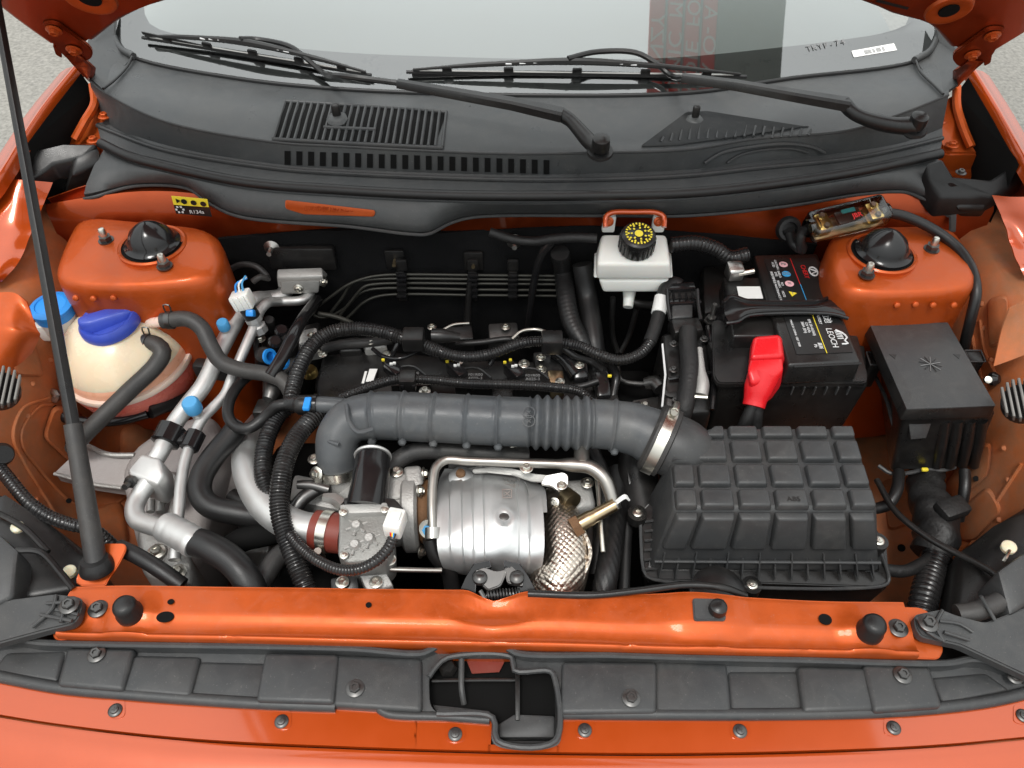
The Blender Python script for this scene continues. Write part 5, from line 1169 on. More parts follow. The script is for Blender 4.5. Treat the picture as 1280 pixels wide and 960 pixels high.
text('lettering', 'LEOCH BATTERY', .0058, Lb(.62, .62), dn, UPZ, 'print_white', lab)
text('lettering', 'EFB 20-45(360)\n12V 45Ah\n360A (EN)', .0056, Lb(.36, .75), dn, UPZ, 'print_white', lab)
text('lettering', 'MADE IN CHINA  GB/T 5008', .0045, Lb(.10, .80), dn, UPZ, 'print_white', lab)
text('lettering', '\u8d62\u65b0\nPb', .0065, Lb(.42, .93), dn, UPZ, 'print_white', lab)
hp_ = Lb(.89, .86)
obj('horse_emblem', b_tube([hp_ + V(-.004, .016, 0), hp_ + V(.004, .010, 0), hp_ + V(.008, 0, 0), hp_ + V(.003, -.006, 0), hp_ + V(.006, -.012, 0), hp_ + V(-.003, -.013, 0)], .0012, 6), 'print_white', lab)
for k in range(5): obj('mane_line', b_tube([hp_ + V(-.006, .014 - k * .004, 0), hp_ + V(.003, .010 - k * .003, 0)], .0007, 6), 'print_white', lab)
obj('paper_tag', b_plate([(921, 358, z1 - .006), (950, 358, z1 - .006), (954, 373, z1 - .006), (924, 373, z1 - .006)], .0006, bevel=0), 'white', bt_, 'white paper tag')
tm = P(918, 342, z1 + .002)
nt_ = obj('negative_clamp', b_hull([tm + V(-.014, .012, .018), tm + V(.012, .014, .016), tm + V(.014, -.008, .012), tm + V(-.010, -.010, .010)], [tm + V(-.014, .012, -.01), tm + V(.012, .014, -.01), tm + V(.014, -.008, -.01), tm + V(-.010, -.010, -.01)], .004, 2), 'steel', bt_, 'grey metal negative clamp')
obj('clamp_bolt', b_tube([tm + V(.004, -.006, .004), tm + V(.028, -.004, .008)], .0042, 8), 'zinc', nt_)
for x in (990, 1004, 1018, 1032, 1046, 1060): obj('lid_rib', b_box(P(x, 488, .046), (.002, .004, .016), None, 0), 'plastic_grey', bt_)
obj('lid_clip', b_tube([(992, 458, z1 - .004), (1034, 456, z1 - .004), (1076, 454, z1 - .004)], .0022, 6), 'plastic_black', bt_)

hd = thing('battery_clamp', 'glossy black steel hold-down strap across the battery', 'battery clamp', P(980, 388, .08))
sz = z1 + .006
prof = [(0, -1), (.3, -.55), (.5, -.5), (.7, -.55), (1, -1)]
rows = [[P(905, 378, sz), P(914, 370, sz + .003), P(935, 375, sz), P(980, 377, sz), P(1020, 376, sz), P(1036, 372, sz), P(1044, 366, sz + .004), P(1054, 372, sz)],
        [P(906, 392, sz + .005), P(920, 388, sz + .007), P(940, 384, sz + .009), P(980, 384, sz + .009), P(1020, 383, sz + .009), P(1040, 380, sz + .008), P(1054, 384, sz + .005)],
        [P(912, 404, sz), P(922, 402, sz + .002), P(934, 394, sz + .003), P(980, 391, sz + .003), P(1020, 391, sz + .003), P(1040, 392, sz + .002), P(1058, 396, sz)]]
obj('strap', b_loft(rows, 40, 5, .003), 'plastic_gloss', hd)
for l in ([(904, 378, sz + .002), (914, 370, sz + .004), (935, 376, sz + .003), (980, 377.5, sz + .003), (1020, 376.5, sz + .003), (1036, 372, sz + .003), (1044, 366, sz + .006), (1056, 374, sz + .003), (1060, 384, sz)], [(908, 404, sz + .001), (922, 402, sz + .003), (934, 395, sz + .003), (980, 391.5, sz + .003), (1020, 391.5, sz + .003), (1042, 393, sz + .003), (1060, 398, sz)]):
    obj('flange', b_tube(l, .003, 8), 'plastic_gloss', hd)
for l, q in (([(880, 396, .055), (892, 386, .060), (908, 380, .09), (912, 402, .09), (904, 412, .058), (888, 416, .052)], (888, 402, .056)), ([(1056, 374, .095), (1072, 386, .075), (1076, 400, .07), (1068, 412, .068), (1058, 408, .07), (1054, 394, .095)], (1068, 398, .074))):
    e = obj('end_tab', b_plate(l, .003, rnd=.006, bevel=.001), 'plastic_gloss', hd)
    obj('nut', b_lathe([(0, 0), (.0105, 0), (.0105, .003), (.0075, .003), (.0075, .010), (0, .010)], at(P(*q)), 6), 'steel_dark', e)
    obj('stud', b_tube([P(*q), P(*q) + V(.001, .002, .034)], .0036, 10), 'steel', e)
# red positive cover
rcv = thing('terminal_cover', 'bright red rubber cover over the positive battery terminal', 'terminal cover', P(955, 470, .05))
obj('shell', b_hull([P(942, 420, .118), P(976, 418, .118), P(979, 446, .11), P(938, 448, .11)], [P(940, 432, .07) + V(-.003, 0, 0), P(978, 428, .07) + V(.003, .01, 0), P(984, 462, .07), P(934, 466, .07)], .006, 4), 'red_plastic', rcv, ang=60)
obj('skirt', b_hull([P(938, 446, .106), P(978, 445, .106), P(980, 462, .098), P(968, 474, .09), P(940, 480, .09), P(934, 464, .098)], [P(940, 456, .06), P(976, 454, .06), P(976, 484, .055), P(962, 504, .04), P(932, 504, .04), P(934, 480, .055)], .006, 4), 'red_plastic', rcv, ang=60)
obj('spout', b_tube([(956, 466, .085), (948, 486, .068), (944, 500, .056), (942, 508, .05)], [.022, .020, .016, .0155], 16), 'red_plastic', rcv)
tube('positive_cable', [(944, 500, .05), (938, 516, .035), (930, 534, .015), (926, 560, -.04)], .010, 'rubber', None, 'black battery cable dropping out of the red terminal cover', 'cable')
tube('positive_cable', [(948, 502, .05), (946, 518, .035), (944, 540, .01)], .0085, 'tape', None, 'taped cable beside the battery cable under the red cover', 'cable')

# ================================================================== fuse box
fbx = thing('fuse_box', 'black fuse box with a flat matt lid beside the right strut tower', 'fuse box', P(1165, 560, -.08))
lz_ = .086
lid = obj('lid', b_hull([P(1087, 405, lz_), P(1184, 403, lz_), P(1245, 507, lz_), P(1134, 511, lz_)], [P(1087, 405, lz_) + V(-.003, .003, -.02), P(1184, 403, lz_) + V(.004, .003, -.02), P(1245, 507, lz_) + V(.003, -.003, -.022), P(1134, 511, lz_) + V(-.003, -.003, -.022)], .003, 3), 'plastic_black', fbx)
obj('lid_crown', b_hull([P(1097, 414, lz_ + .0022), P(1178, 412, lz_ + .0022), P(1226, 490, lz_ + .0022), P(1140, 494, lz_ + .0022)], [P(1086, 404.5, lz_ + .0004), P(1185, 402.5, lz_ + .0004), P(1246, 508, lz_ + .0004), P(1133, 512, lz_ + .0004)], .001, 1), 'plastic_grey', lid)
obj('body', b_hull([P(1088, 412, .066), P(1188, 408, .066), P(1246, 516, .063), P(1130, 520, .063)], [P(1098, 470, -.06), P(1200, 450, -.06), P(1216, 584, -.066), P(1112, 590, -.068)], .006, 3), 'plastic_black', fbx)
obj('label_pad', b_hull([P(1136, 526, .050), P(1166, 525, .050), P(1158, 548, .020), P(1138, 550, .020)], [P(1136, 526, .050) + V(0, .012, 0), P(1166, 525, .050) + V(0, .012, 0), P(1158, 548, .020) + V(0, .012, 0), P(1138, 550, .020) + V(0, .012, 0)], .001, 1), 'plastic_grey', fbx)
for k, x in enumerate((1174, 1190, 1206, 1220)):
    obj('flute', b_tube([(x + 6, 524, .046), (x + 3, 548, .006), (x - 3, 582, -.058)], [.009, .009, .007], 14), 'plastic_black', fbx)
obj('bottom_rim', b_tube([(1098, 582, -.066), (1114, 592, -.068), (1142, 590, -.068), (1156, 586, -.066), (1176, 588, -.066), (1194, 584, -.064)], .0032, 8), 'plastic_grey', fbx)
obj('side_ridge', b_tube([(1094, 470, .0), (1108, 500, -.002), (1118, 534, -.01), (1122, 540, -.015)], .003, 8), 'plastic_grey', fbx)
cr = P(1163, 455, lz_ + .0032)
for k in range(6):
    a = k * math.pi / 6 + .2; obj('moulded_star', b_tube([cr + V(math.cos(a), math.sin(a), 0) * .015, cr - V(math.cos(a), math.sin(a), 0) * .015], .0005, 4, step=.1), 'plastic_black' if k % 2 else 'print_grey', lid)
for q in ((1117, 445), (1197, 445)): obj('arrow_mark', b_lathe([(0, 0), (.006, 0), (.006, .0005), (0, .0005)], at(P(*q, lz_ + .0022), (0, 0, 1), (1, .5, 0)), 3), 'plastic_black', lid)
for l in ([(1083, 440, .04), (1098, 440, .04), (1104, 456, .038), (1088, 456, .038)], [(1206, 438, .05), (1226, 438, .05), (1232, 452, .048), (1212, 452, .048)]):
    c = obj('latch', b_block([(x, y, z + .012) for x, y, z in l], .0, 0, .003), 'plastic_black', fbx)
    obj('latch_edge', b_tube([(x, y, z + .0125) for x, y, z in l] + [(l[0][0], l[0][1], l[0][2] + .0125)], .0012, 6, smooth=False), 'plastic_grey', c)
obj('side_nut', b_lathe([(0, 0), (.010, 0), (.011, .006), (.006, .012), (0, .013)], at(P(1238, 474, .04), (.6, -.5, .6)), 18), 'plastic_gloss', fbx)
obj('side_stud', b_lathe([(0, 0), (.005, 0), (.005, .008), (0, .009)], at(P(1233, 475, .05), (-.2, -.6, .7)), 12), 'zinc', fbx)
lm = thing('fuse_box_loom', 'fat black taped cable bundle hanging below the fuse box', 'cable', P(1165, 640, -.2))
obj('bundle', b_tube([(1160, 584, -.095), (1158, 616, -.09), (1166, 640, -.09), (1172, 668, -.095), (1164, 694, -.105)], [.024, .026, .030, .031, .027], 22, rf=lambda s, th, L: 1 + .06 * math.sin(s * 210 + 2 * math.sin(th * 2)) + .05 * math.sin(3 * th + s * 60)), 'tape', lm)
obj('tape_flap', b_box(P(1190, 636, -.06), (.045, .03, .02), Matrix.Rotation(R(20), 3, 'Z'), .006), 'tape', lm)
obj('conduit', b_tube([(1170, 692, -.10), (1164, 716, -.09), (1156, 745, -.085), (1150, 775, -.09)], .019, 18, step=.0016, rf=corr(.008, .12)), 'conduit', lm)
tube('loom_branch', [(1206, 588, -.05), (1206, 610, -.06), (1202, 632, -.08), (1198, 650, -.1)], .008, 'rubber', None, 'thin black cable to the right of the fuse box bundle', 'cable')
tube('loom_branch', [(1124, 590, -.06), (1120, 615, -.06), (1108, 632, -.07), (1092, 636, -.08)], .0085, 'rubber', None, 'black cable curling left below the fuse box', 'cable')
tube('bonnet_cable', [(1096, 600, -.05), (1120, 640, -.045), (1160, 672, -.04), (1200, 694, -.03), (1240, 716, -.01), (1262, 738, .0)], .0045, 'plastic_black', None, 'thin black release cable slanting to the right headlamp carrier', 'cable')
tube('loom_branch', [(1104, 712, -.07), (1130, 714, -.075), (1150, 706, -.08), (1166, 694, -.09)], .0085, 'tape', None, 'taped cable running from the air box to the loom', 'cable')
yt = obj('yellow_tip', b_box(P(1156, 587, -.058), (.010, .006, .005), None, .002), 'yellow', lm)

# ================================================================== brake fluid reservoir
rs = thing('brake_reservoir', 'white brake fluid reservoir with black cap and yellow print', 'reservoir', P(790, 380, -.0))
zt = .148
obj('upper_body', b_hull([P(752, 292, zt - .004), P(832, 292, zt - .004), P(838, 330, zt - .014), P(746, 330, zt - .014)], [P(744, 318, zt - .05), P(838, 318, zt - .05), P(840, 350, zt - .05), P(745, 350, zt - .05)], .006, 3), 'white_plastic', rs)
obj('seam', b_hull([P(743, 316, zt - .048), P(839, 316, zt - .048), P(841, 347, zt - .046), P(742, 347, zt - .046)], [P(743, 316, zt - .054), P(839, 316, zt - .054), P(841, 347, zt - .053), P(742, 347, zt - .053)], .0025, 2), 'white_plastic', rs)
obj('lower_body', b_hull([P(748, 322, zt - .052), P(836, 322, zt - .052), P(837, 350, zt - .052), P(748, 350, zt - .052)], [P(752, 345, zt - .082), P(830, 345, zt - .082), P(830, 366, zt - .078), P(754, 366, zt - .078)], .005, 3), 'white_plastic', rs)
obj('outlet', b_tube([(787, 362, .055), (786, 374, .045), (785, 384, .038)], [.011, .009, .008], 14), 'white_plastic', rs)
obj('nozzle', b_tube([(786, 376, .04), (800, 380, .035), (820, 382, .03)], .007, 12), 'plastic_black', rs)
rcap = P(796, 304, zt + .004)
RM = at(rcap, (0, -.25, 1)) @ Matrix.Scale(1.14, 4)
kc = obj('cap', b_lathe([(0, .0195), (.019, .0195), (.0225, .017), (.0235, .012), (.0235, -.008), (.022, -.010), (0, -.010)], RM, 40), 'plastic_black', rs)
for k in range(20):
    a = 2 * math.pi * k / 20; obj('knurl', b_box(RM @ V(.0235 * math.cos(a), .0235 * math.sin(a), .002), (.002, .003, .018), RM.to_3x3() @ Matrix.Rotation(a, 3, 'Z'), 0), 'plastic_black', kc)
obj('print_disc', b_lathe([(0, .0199), (.0055, .0199), (.0055, .0203), (0, .0203)], RM, 20), 'yellow', kc)
for r_, n_ in ((.0095, 7), (.0135, 11), (.0165, 24)):
    for k in range(n_):
        a = 2 * math.pi * (k + .5) / n_; obj('print_mark', b_box(RM @ V(r_ * math.cos(a), r_ * math.sin(a), .0202), (.0026, .0022, .0006), RM.to_3x3() @ Matrix.Rotation(a, 3, 'Z'), 0), 'yellow', kc)
bk = obj('mount_bracket', b_tube([(757, 284, .170), (757, 271, .180), (764, 266, .184), (792, 265, .184), (822, 266, .184), (830, 271, .180), (830, 284, .170)], .0042, 10, step=.006), 'paint', rs, 'orange mounting bracket')
for x in (761, 823):
    obj('ear', b_box(P(x, 279, .158), (.020, .010, .03), None, .003), 'white_plastic', rs); bolt(rs, P(x, 277, .168), .0075, 'bolt_orange', (0, -.9, .4))

# inline fuse on the right tower
fu = thing('inline_fuse', 'clear plastic inline fuse holder with gold clamps above the right strut tower', 'fuse holder', P(1062, 280, .15))
fa_, fb_ = P(1014, 278, .185), P(1108, 258, .19); fd = (fb_ - fa_).normalized(); FM = frame((0, -.35, .93), fd); fc_ = (fa_ + fb_) / 2
obj('clear_case', b_box(fc_ + V(0, 0, -.008), ((fb_ - fa_).length * .98, .044, .032), FM, .007, 3), 'clear', fu)
obj('tray', b_box(fc_ + V(0, 0, -.018), ((fb_ - fa_).length * .9, .034, .004), FM, .002), 'bronze', fu)
for t in (.16, .84):
    c = fa_.lerp(fb_, t) + V(0, 0, -.008); g = obj('gold_clamp', b_box(c, (.022, .030, .018), FM, .004), 'brass', fu)
    for s in (-1, 1): obj('clamp_screw', b_lathe([(0, .004), (.004, .004), (.005, 0), (0, 0)], at(c + FM @ V(0, s * .009, .009), FM.col[2]), 8), 'zinc', g)
w_ = obj('fuse_window', b_box(fc_ + V(0, 0, -.004), (.040, .022, .006), FM, .002), 'plastic_black', fu); obj('circuit', b_box(fc_ + FM @ V(-.002, .004, .005), (.022, .007, .001), FM, 0), 'circuit', w_)
text('lettering', 'JBR', .011, fc_ + FM @ V(.004, -.010, .0105), fd, FM.col[2], 'print_red', fu)
for t in (0.03, .97):
    c = fa_.lerp(fb_, t); obj('end_cap', b_tube([c - fd * .008 + V(0, 0, -.010), c + fd * .008 + V(0, 0, -.010)], .014, 18), 'clear', fu)
tube('amplifier_cable', [fb_ + V(-.006, 0, -.010), (1130, 270, .175), (1165, 286, .165), (1195, 308, .155), (1214, 336, .145), (1220, 366, .13), (1214, 396, .10), (1206, 430, .05), (1200, 460, .0)], .0078, 'rubber', None, 'thick black cable looping from the clear fuse holder past the right tower', 'cable')
tube('amplifier_cable', [fa_ + V(.004, 0, -.010), (1006, 288, .165), (1000, 300, .15), (1003, 312, .13), (992, 305, .13), (986, 288, .15)], .0078, 'rubber', None, 'short black cable from the fuse holder into the firewall grommet', 'cable')
obj('grommet', b_lathe([(0, .004), (.010, .004), (.012, .010), (.017, .010), (.020, .004), (.020, 0), (0, 0)], at(P(985, 286, .145) , (0, -.9, .45)), 28), 'rubber', None, 'round black rubber grommet in the orange firewall left of the fuse holder', 'grommet')

# ================================================================== turbocharger group in front of the engine
hsd = thing('heat_shield', 'bright silver fluted heat shield over the turbocharger', 'heat shield', P(612, 680, -.1))
def hs_fn(u, v, co, n):
    d = .0028 * (1 if (.12 < u < .24 or .34 < u < .44 or .76 < u < .86) else 0) + .0012 * math.sin(u * 40) * max(0, v - .7) * 3
    c = P(630, 648, .014); s = (co - c).length
    d += .004 * math.exp(-((s - .013) / .006) ** 2) - .003 * math.exp(-(s / .006) ** 2)
    d += .0022 * math.sin(co.x * 70 + 7 * v) * math.sin(v * 11 + co.x * 30)
    return V(0, -d * .5, d)
obj('shell', b_loft([[(556, 586, -.035), (612, 583, -.03), (670, 594, -.04)], [(549, 600, -.008), (610, 594, -.002), (672, 602, -.012)], [(546, 622, .008), (610, 618, .014), (677, 624, .004)], [(546, 652, .012), (612, 652, .018), (680, 654, .007)], [(547, 686, .0), (612, 690, .004), (680, 690, -.006)], [(553, 708, -.03), (612, 714, -.03), (676, 714, -.035)], [(560, 716, -.07), (612, 722, -.07), (670, 722, -.07)]], 70, 6, .0012, fn=hs_fn), 'shield', hsd, ang=50)
obj('shield_hole', b_lathe([(0, .0012), (.006, .0012), (.0075, .0004), (.0075, -.002), (0, -.002)], at(P(630, 648, .0155), (0, -.25, 1)), 16), 'steel_dark', hsd)
bs_ = obj('stud_boss', b_lathe([(0, .006), (.010, .006), (.017, .001), (.018, -.004), (0, -.004)], at(P(576, 596, -.004), (0, .0, 1)), 20), 'shield', hsd)
obj('rusty_stud', b_lathe([(0, .010), (.006, .009), (.007, .005), (0, .005)], at(P(576, 595, -.002)), 12), 'rust', bs_)
obj('edge_flange', b_loft([[(655, 600, -.004), (676, 606, -.01)], [(660, 612, .006), (682, 614, .0)], [(662, 640, .012), (684, 640, .004)]], 8, 4, .001), 'shield', hsd)
text('stamped_text', 'YLN-T\n00081', .009, P(640, 604, .006), (1, 0, 0), (0, -.1, 1), 'steel', hsd)
text('stamped_text', '\u2612', .018, P(634, 618, .0155), (1, 0, 0), (0, -.2, 1), 'steel', hsd)

tb_ = thing('turbo_compressor', 'pale cast turbo compressor housing between the throttle valve and the heat shield', 'turbocharger', P(510, 640, -.1))
tx = P(516, 640, -.035)
obj('housing_ring', b_lathe([(0, -.012), (.052, -.012), (.055, -.009), (.055, .006), (.050, .010), (0, .010)], at(tx, (1, .05, 0)), 44), 'alu_cast', tb_)
obj('volute', b_lathe([(0, -.05), (.030, -.05), (.042, -.042), (.047, -.028), (.045, -.012), (0, -.012)], at(tx, (1, .05, 0)), 36), 'alu_cast', tb_)
obj('rusty_core', b_lathe([(0, .010), (.042, .010), (.044, .014), (.044, .022), (.038, .030), (0, .030)], at(tx, (1, .05, 0)), 36), 'rust', tb_)
obj('neck', b_block([(478, 592, .02), (508, 588, .02), (514, 622, .012), (482, 626, .012)], -.06, -.05, .006, 3), 'alu_cast', tb_)
obj('ear', b_hull([P(504, 584, .022), P(526, 582, .022), P(530, 606, .016), P(508, 612, .016)], [P(504, 584, -.02), P(526, 582, -.02), P(530, 606, -.02), P(508, 612, -.02)], .005, 3), 'alu_cast', tb_)
for q, a in (((529, 592, .01), (1, 0, .1)), ((524, 614, .018), (1, -.1, .3)), ((496, 590, .022), (0, 0, 1)), ((526, 690, -.05), (1, -.3, .2))): bolt(tb_, P(*q), .009, 'bolt_zinc', a)

tv = thing('throttle_valve', 'square cast aluminium throttle valve with black neck and star bosses', 'throttle valve', P(455, 665, -.05))
obj('body', b_hull([P(424, 632, .034), P(432, 626, .034), P(480, 624, .034), P(488, 632, .034), P(490, 690, .022), P(482, 700, .020), P(434, 704, .020), P(422, 694, .022)], [P(424, 632, .034) + V(0, 0, -.06), P(432, 626, .034) + V(0, 0, -.06), P(480, 624, .034) + V(0, 0, -.06), P(488, 632, .034) + V(0, 0, -.06), P(490, 690, .022) + V(0, 0, -.06), P(482, 700, .020) + V(0, 0, -.06), P(434, 704, .02) + V(0, 0, -.06), P(422, 694, .022) + V(0, 0, -.06)], .004, 3), 'alu_dark', tv)
obj('top_ledge', b_block([(424, 630, .042), (484, 627, .042), (485, 640, .040), (426, 642, .040)], .02, -.02, .003, 2), 'alu_cast', tv)
for x, y in ((446, 658), (462, 674), (444, 682)):
    c = P(x, y, .031 - (y - 640) * .0002); b = obj('star_boss', b_lathe([(0, .008), (.005, .008), (.008, .002), (.010, -.002), (0, -.002)], at(c, (0, -.2, 1)), 10), 'alu_cast', tv)
    for k in range(3):
        a = k * math.pi / 3 + .4; obj('star_rib', b_tube([c + V(math.cos(a) * .014, math.sin(a) * .014, .001), c - V(math.cos(a) * .014, math.sin(a) * .014, -.001)], .0018, 6, step=.02), 'alu_cast', b)
for q in ((429, 640, .043), (481, 637, .043), (430, 694, .026), (484, 690, .026)): inst('screw', ME['screw_zinc'], at(P(*q), (0, -.1, 1)) @ Matrix.Scale(.0055, 4), tv)
obj('black_neck', b_tube([(466, 574, .040), (463, 600, .038), (458, 634, .028)], [.0235, .0245, .026], 28), 'plastic_gloss', tv, ang=60)
obj('neck_ring', b_lathe([(.021, 0), (.0245, 0), (.0255, .002), (.0245, .004), (.021, .004), (.021, 0)], at(P(466, 572, .040), P(466, 572, .04) - P(463, 600, .038)), 36), 'aluminium', tv)
obj('neck_plug', b_lathe([(0, 0), (.0215, 0), (.0215, .002), (0, .002)], at(P(466, 573, .040), P(466, 572, .04) - P(463, 600, .038)), 30), 'void', tv)
obj('black_flange', b_block([(428, 622, .040), (452, 616, .040), (494, 622, .040), (506, 636, .034), (500, 646, .03), (430, 632, .038)], .0, -.04, .004, 2), 'plastic_black', tv)
obj('throat', b_tube([hv[0] + ax * .002, hv[0] + ax * .014, hv[0] + ax * .028 + V(.008, -.006, 0), P(452, 632, -.02)], [.0268, .0265, .026, .022], 30), 'alu_cast', tv)
obj('throat_rib', b_tube([hv[0] + ax * .004 + V(0, -.0265, 0), hv[0] + ax * .026 + V(.008, -.030, 0)], .0025, 8), 'alu_cast', tv)
obj('hex_fitting', b_tube([(404, 622, .0), (418, 624, .0), (430, 632, .0)], [.006, .009, .009], 6), 'steel', tv)

rh = thing('boost_hose', 'short dark red silicone hose with a worm clamp', 'hose', P(410, 665, -.05))
ra0, ra1 = P(394, 662, -.012), P(432, 668, -.010); rx = (ra1 - ra0).normalized()
obj('sleeve', b_tube([ra0, ra0.lerp(ra1, .5), ra1], [.026, .0265, .026], 30), 'red_rubber', rh)
clamp_band('clamp', ra0.lerp(ra1, .42), rx, .0272, .013, 'zinc', rh, (0, -.7, -.1))
ip = thing('intercooler_pipe', 'large curved bare aluminium boost pipe left of the red hose', 'pipe', P(330, 620, -.1))
obj('pipe', b_tube([(402, 663, -.012), (380, 661, -.014), (354, 650, -.016), (330, 630, -.018), (314, 602, -.022), (308, 575, -.03), (314, 548, -.05), (326, 530, -.09)], [.0225, .0225, .022, .022, .0215, .021, .021, .021], 26), 'aluminium', ip)
cp_ = thing('turbo_coolant_pipe', 'bent bare steel coolant pipe running over the heat shield', 'pipe', P(640, 580, -.0))
obj('pipe', b_tube([(541, 668, .004), (540, 640, .016), (541, 604, .028), (545, 584, .034), (556, 575, .035), (585, 576, .035), (640, 578, .035), (695, 580, .034), (715, 581, .034), (738, 584, .033), (754, 596, .028), (763, 614, .016), (768, 636, .0)], [.0064] * 8 + [.0095] * 5, 16), 'pipe_steel', cp_)
obj('branch', b_tube([(727, 581, .034), (727, 562, .034)], .0105, 14), 'pipe_steel', cp_)
obj('collar', b_tube([(541, 660, .008), (541, 674, .002)], .0105, 14), 'steel', cp_)
bj = obj('banjo', b_lathe([(0, -.008), (.0125, -.008), (.0125, .006), (0, .006)], at(P(537, 660, .002), (-.2, -.7, .6)), 24), 'zinc', cp_)
obj('blue_plug', b_lathe([(0, .006), (.007, .006), (.0075, .009), (0, .010)], at(P(537, 661, .002), (-.2, -.7, .6)), 6), 'blue_dust', bj)
bolt(cp_, P(658, 585, .034), .009, 'bolt_zinc')
obj('bracket', b_plate([(590, 586, .012), (616, 583, .014), (640, 585, .016), (668, 592, .018), (690, 594, .018), (690, 602, .016), (664, 600, .014), (640, 592, .012), (612, 589, .010), (592, 590, .010)], .004, rnd=.004, bevel=.001), 'alu_cast', cp_)
obj('bracket', b_plate([(682, 594, .028), (704, 590, .028), (710, 594, .026), (710, 606, .022), (698, 613, .018), (690, 606, .02), (676, 604, .02)], .005, rnd=.003, bevel=.001), 'steel', cp_)
bolt(cp_, P(702, 607, .0235), .007, 'bolt_zinc')
fo = thing('exhaust_wrap', 'embossed crinkled foil wrap round the turbo outlet', 'exhaust pipe', P(705, 690, -.12))
obj('wrap', b_tube([(688, 622, -.055), (698, 646, -.04), (706, 674, -.035), (706, 704, -.042), (694, 735, -.06), (688, 760, -.1)], [.018, .028, .034, .033, .034, .034], 40, step=.003, rf=lambda s, th, L: 1 + .02 * math.sin(5 * th + s * 90) + .05 * math.sin(s * 55)), 'foil', fo, ang=80)
obj('seam', b_tube([(728, 660, -.01), (738, 690, -.02), (728, 724, -.035)], .003, 8), 'foil', fo)
ox = thing('oxygen_sensor', 'bronze oxygen sensor with white wires angled out of the foil wrap', 'sensor', P(730, 650, -.0))
o0, o1 = P(712, 662, -.006), P(770, 630, .014); od = (o1 - o0).normalized()
obj('body', b_tube([o0.lerp(o1, .2), o0.lerp(o1, .45), o0.lerp(o1, .52), o0.lerp(o1, .98)], [.0105, .0105, .0092, .0085], 18, step=.004, smooth=False), 'bronze', ox)
obj('hex', b_tube([o0.lerp(o1, .06), o0.lerp(o1, .22)], .0145, 6, step=.01), 'rust', ox)
for k in range(3): obj('wire', b_tube([o1 + V(0, .002 * k, 0), o1 + od * .012 + V(.001, .002 * k, .004), o1 + V(.018, .006 + .002 * k, -.002 * k)], .0016, 6, step=.003), 'white', ox)
tm_ = thing('thermostat_housing', 'dull cast thermostat housing beside the foil wrap', 'housing', P(725, 610, -.08))
obj('block', b_block([(692, 600, -.02), (738, 596, -.02), (746, 632, -.03), (704, 640, -.03)], -.12, -.05, .008, 3), 'alu_cast', tm_)
obj('spout', b_tube([(706, 618, -.015), (716, 628, -.012)], [.012, .014], 16), 'bronze', tm_); bolt(tm_, P(734, 604, -.012), .009, 'bolt_zinc'); bolt(tm_, P(693, 628, -.01), .007, 'bolt_zinc', (-.3, -.5, .6))
tube('braided_hose', [(772, 590, -.06), (772, 622, -.05), (768, 655, -.045), (763, 690, -.045), (757, 725, -.05), (752, 760, -.07)], .0155, 'rubber', None, 'dark hose with woven sleeve left of the air filter box', 'hose', rf=lambda s, th, L: 1 + .03 * math.sin(10 * th + s * 500) * (s > .06), seg=40, step=.002)
tube('dipstick_tube', [(745, 588, .0), (749, 620, -.005), (751, 655, -.01), (754, 690, -.02)], .0035, 'zinc', None, 'thin bare metal strip beside the woven hose', 'tube')
tube('wastegate_rod', [(468, 710, -.01), (500, 712, -.012), (552, 713, -.02)], .0034, 'pipe_steel', None, 'thin straight wastegate rod below the throttle valve', 'rod')
wg = thing('wastegate_bracket', 'small pale metal bracket with bolts under the throttle valve', 'bracket', P(455, 725, -.05))
obj('plate', b_block([(444, 708, -.01), (478, 706, -.01), (492, 732, -.02), (460, 742, -.02)], -.05, 0, .003), 'alu_cast', wg)
obj('dark_plate', b_block([(412, 722, -.015), (446, 716, -.012), (450, 745, -.025), (414, 748, -.025)], -.06, 0, .004), 'plastic_black', wg)
for q in ((428, 728, -.012), (470, 728, -.012), (487, 700, .0)): bolt(wg, P(*q), .0085, 'bolt_zinc')
tube('oil_return_hose', [(478, 596, .0), (494, 578, .005), (514, 566, .008), (545, 563, .005), (600, 566, 0), (660, 570, -.01)], .0125, 'rubber_hose', None, 'dark rubber hose tucked under the ribbed intake hose', 'hose')
tube('oil_return_hose', [(538, 672, -.01), (545, 694, -.03), (560, 712, -.05), (566, 740, -.08)], .011, 'rubber', None, 'black hose dropping between the heat shield and the latch', 'hose')
tube('water_hose', [(300, 530, .0), (286, 548, -.005), (266, 572, -.01), (252, 596, -.015), (250, 616, -.02), (262, 632, -.025), (300, 642, -.03), (350, 648, -.045)], .0165, 'rubber', None, 'thick black water hose bending behind the thin refrigerant pipe', 'hose')
tube('water_hose', [(322, 740, -.05), (336, 712, -.045), (356, 690, -.045), (400, 680, -.05)], .014, 'rubber_hose', None, 'dark hose emerging left of the thick conduit at the crossmember', 'hose')
tube('water_hose', [(148, 684, -.01), (170, 694, -.012), (200, 712, -.018), (228, 732, -.03)], .0105, 'rubber', None, 'short black hose beside the prop rod foot', 'hose')
tube('water_hose', [(270, 700, -.06), (300, 676, -.05), (330, 668, -.05), (372, 660, -.06)], .017, 'void', None, 'dark hose deep below the boost pipe', 'hose')
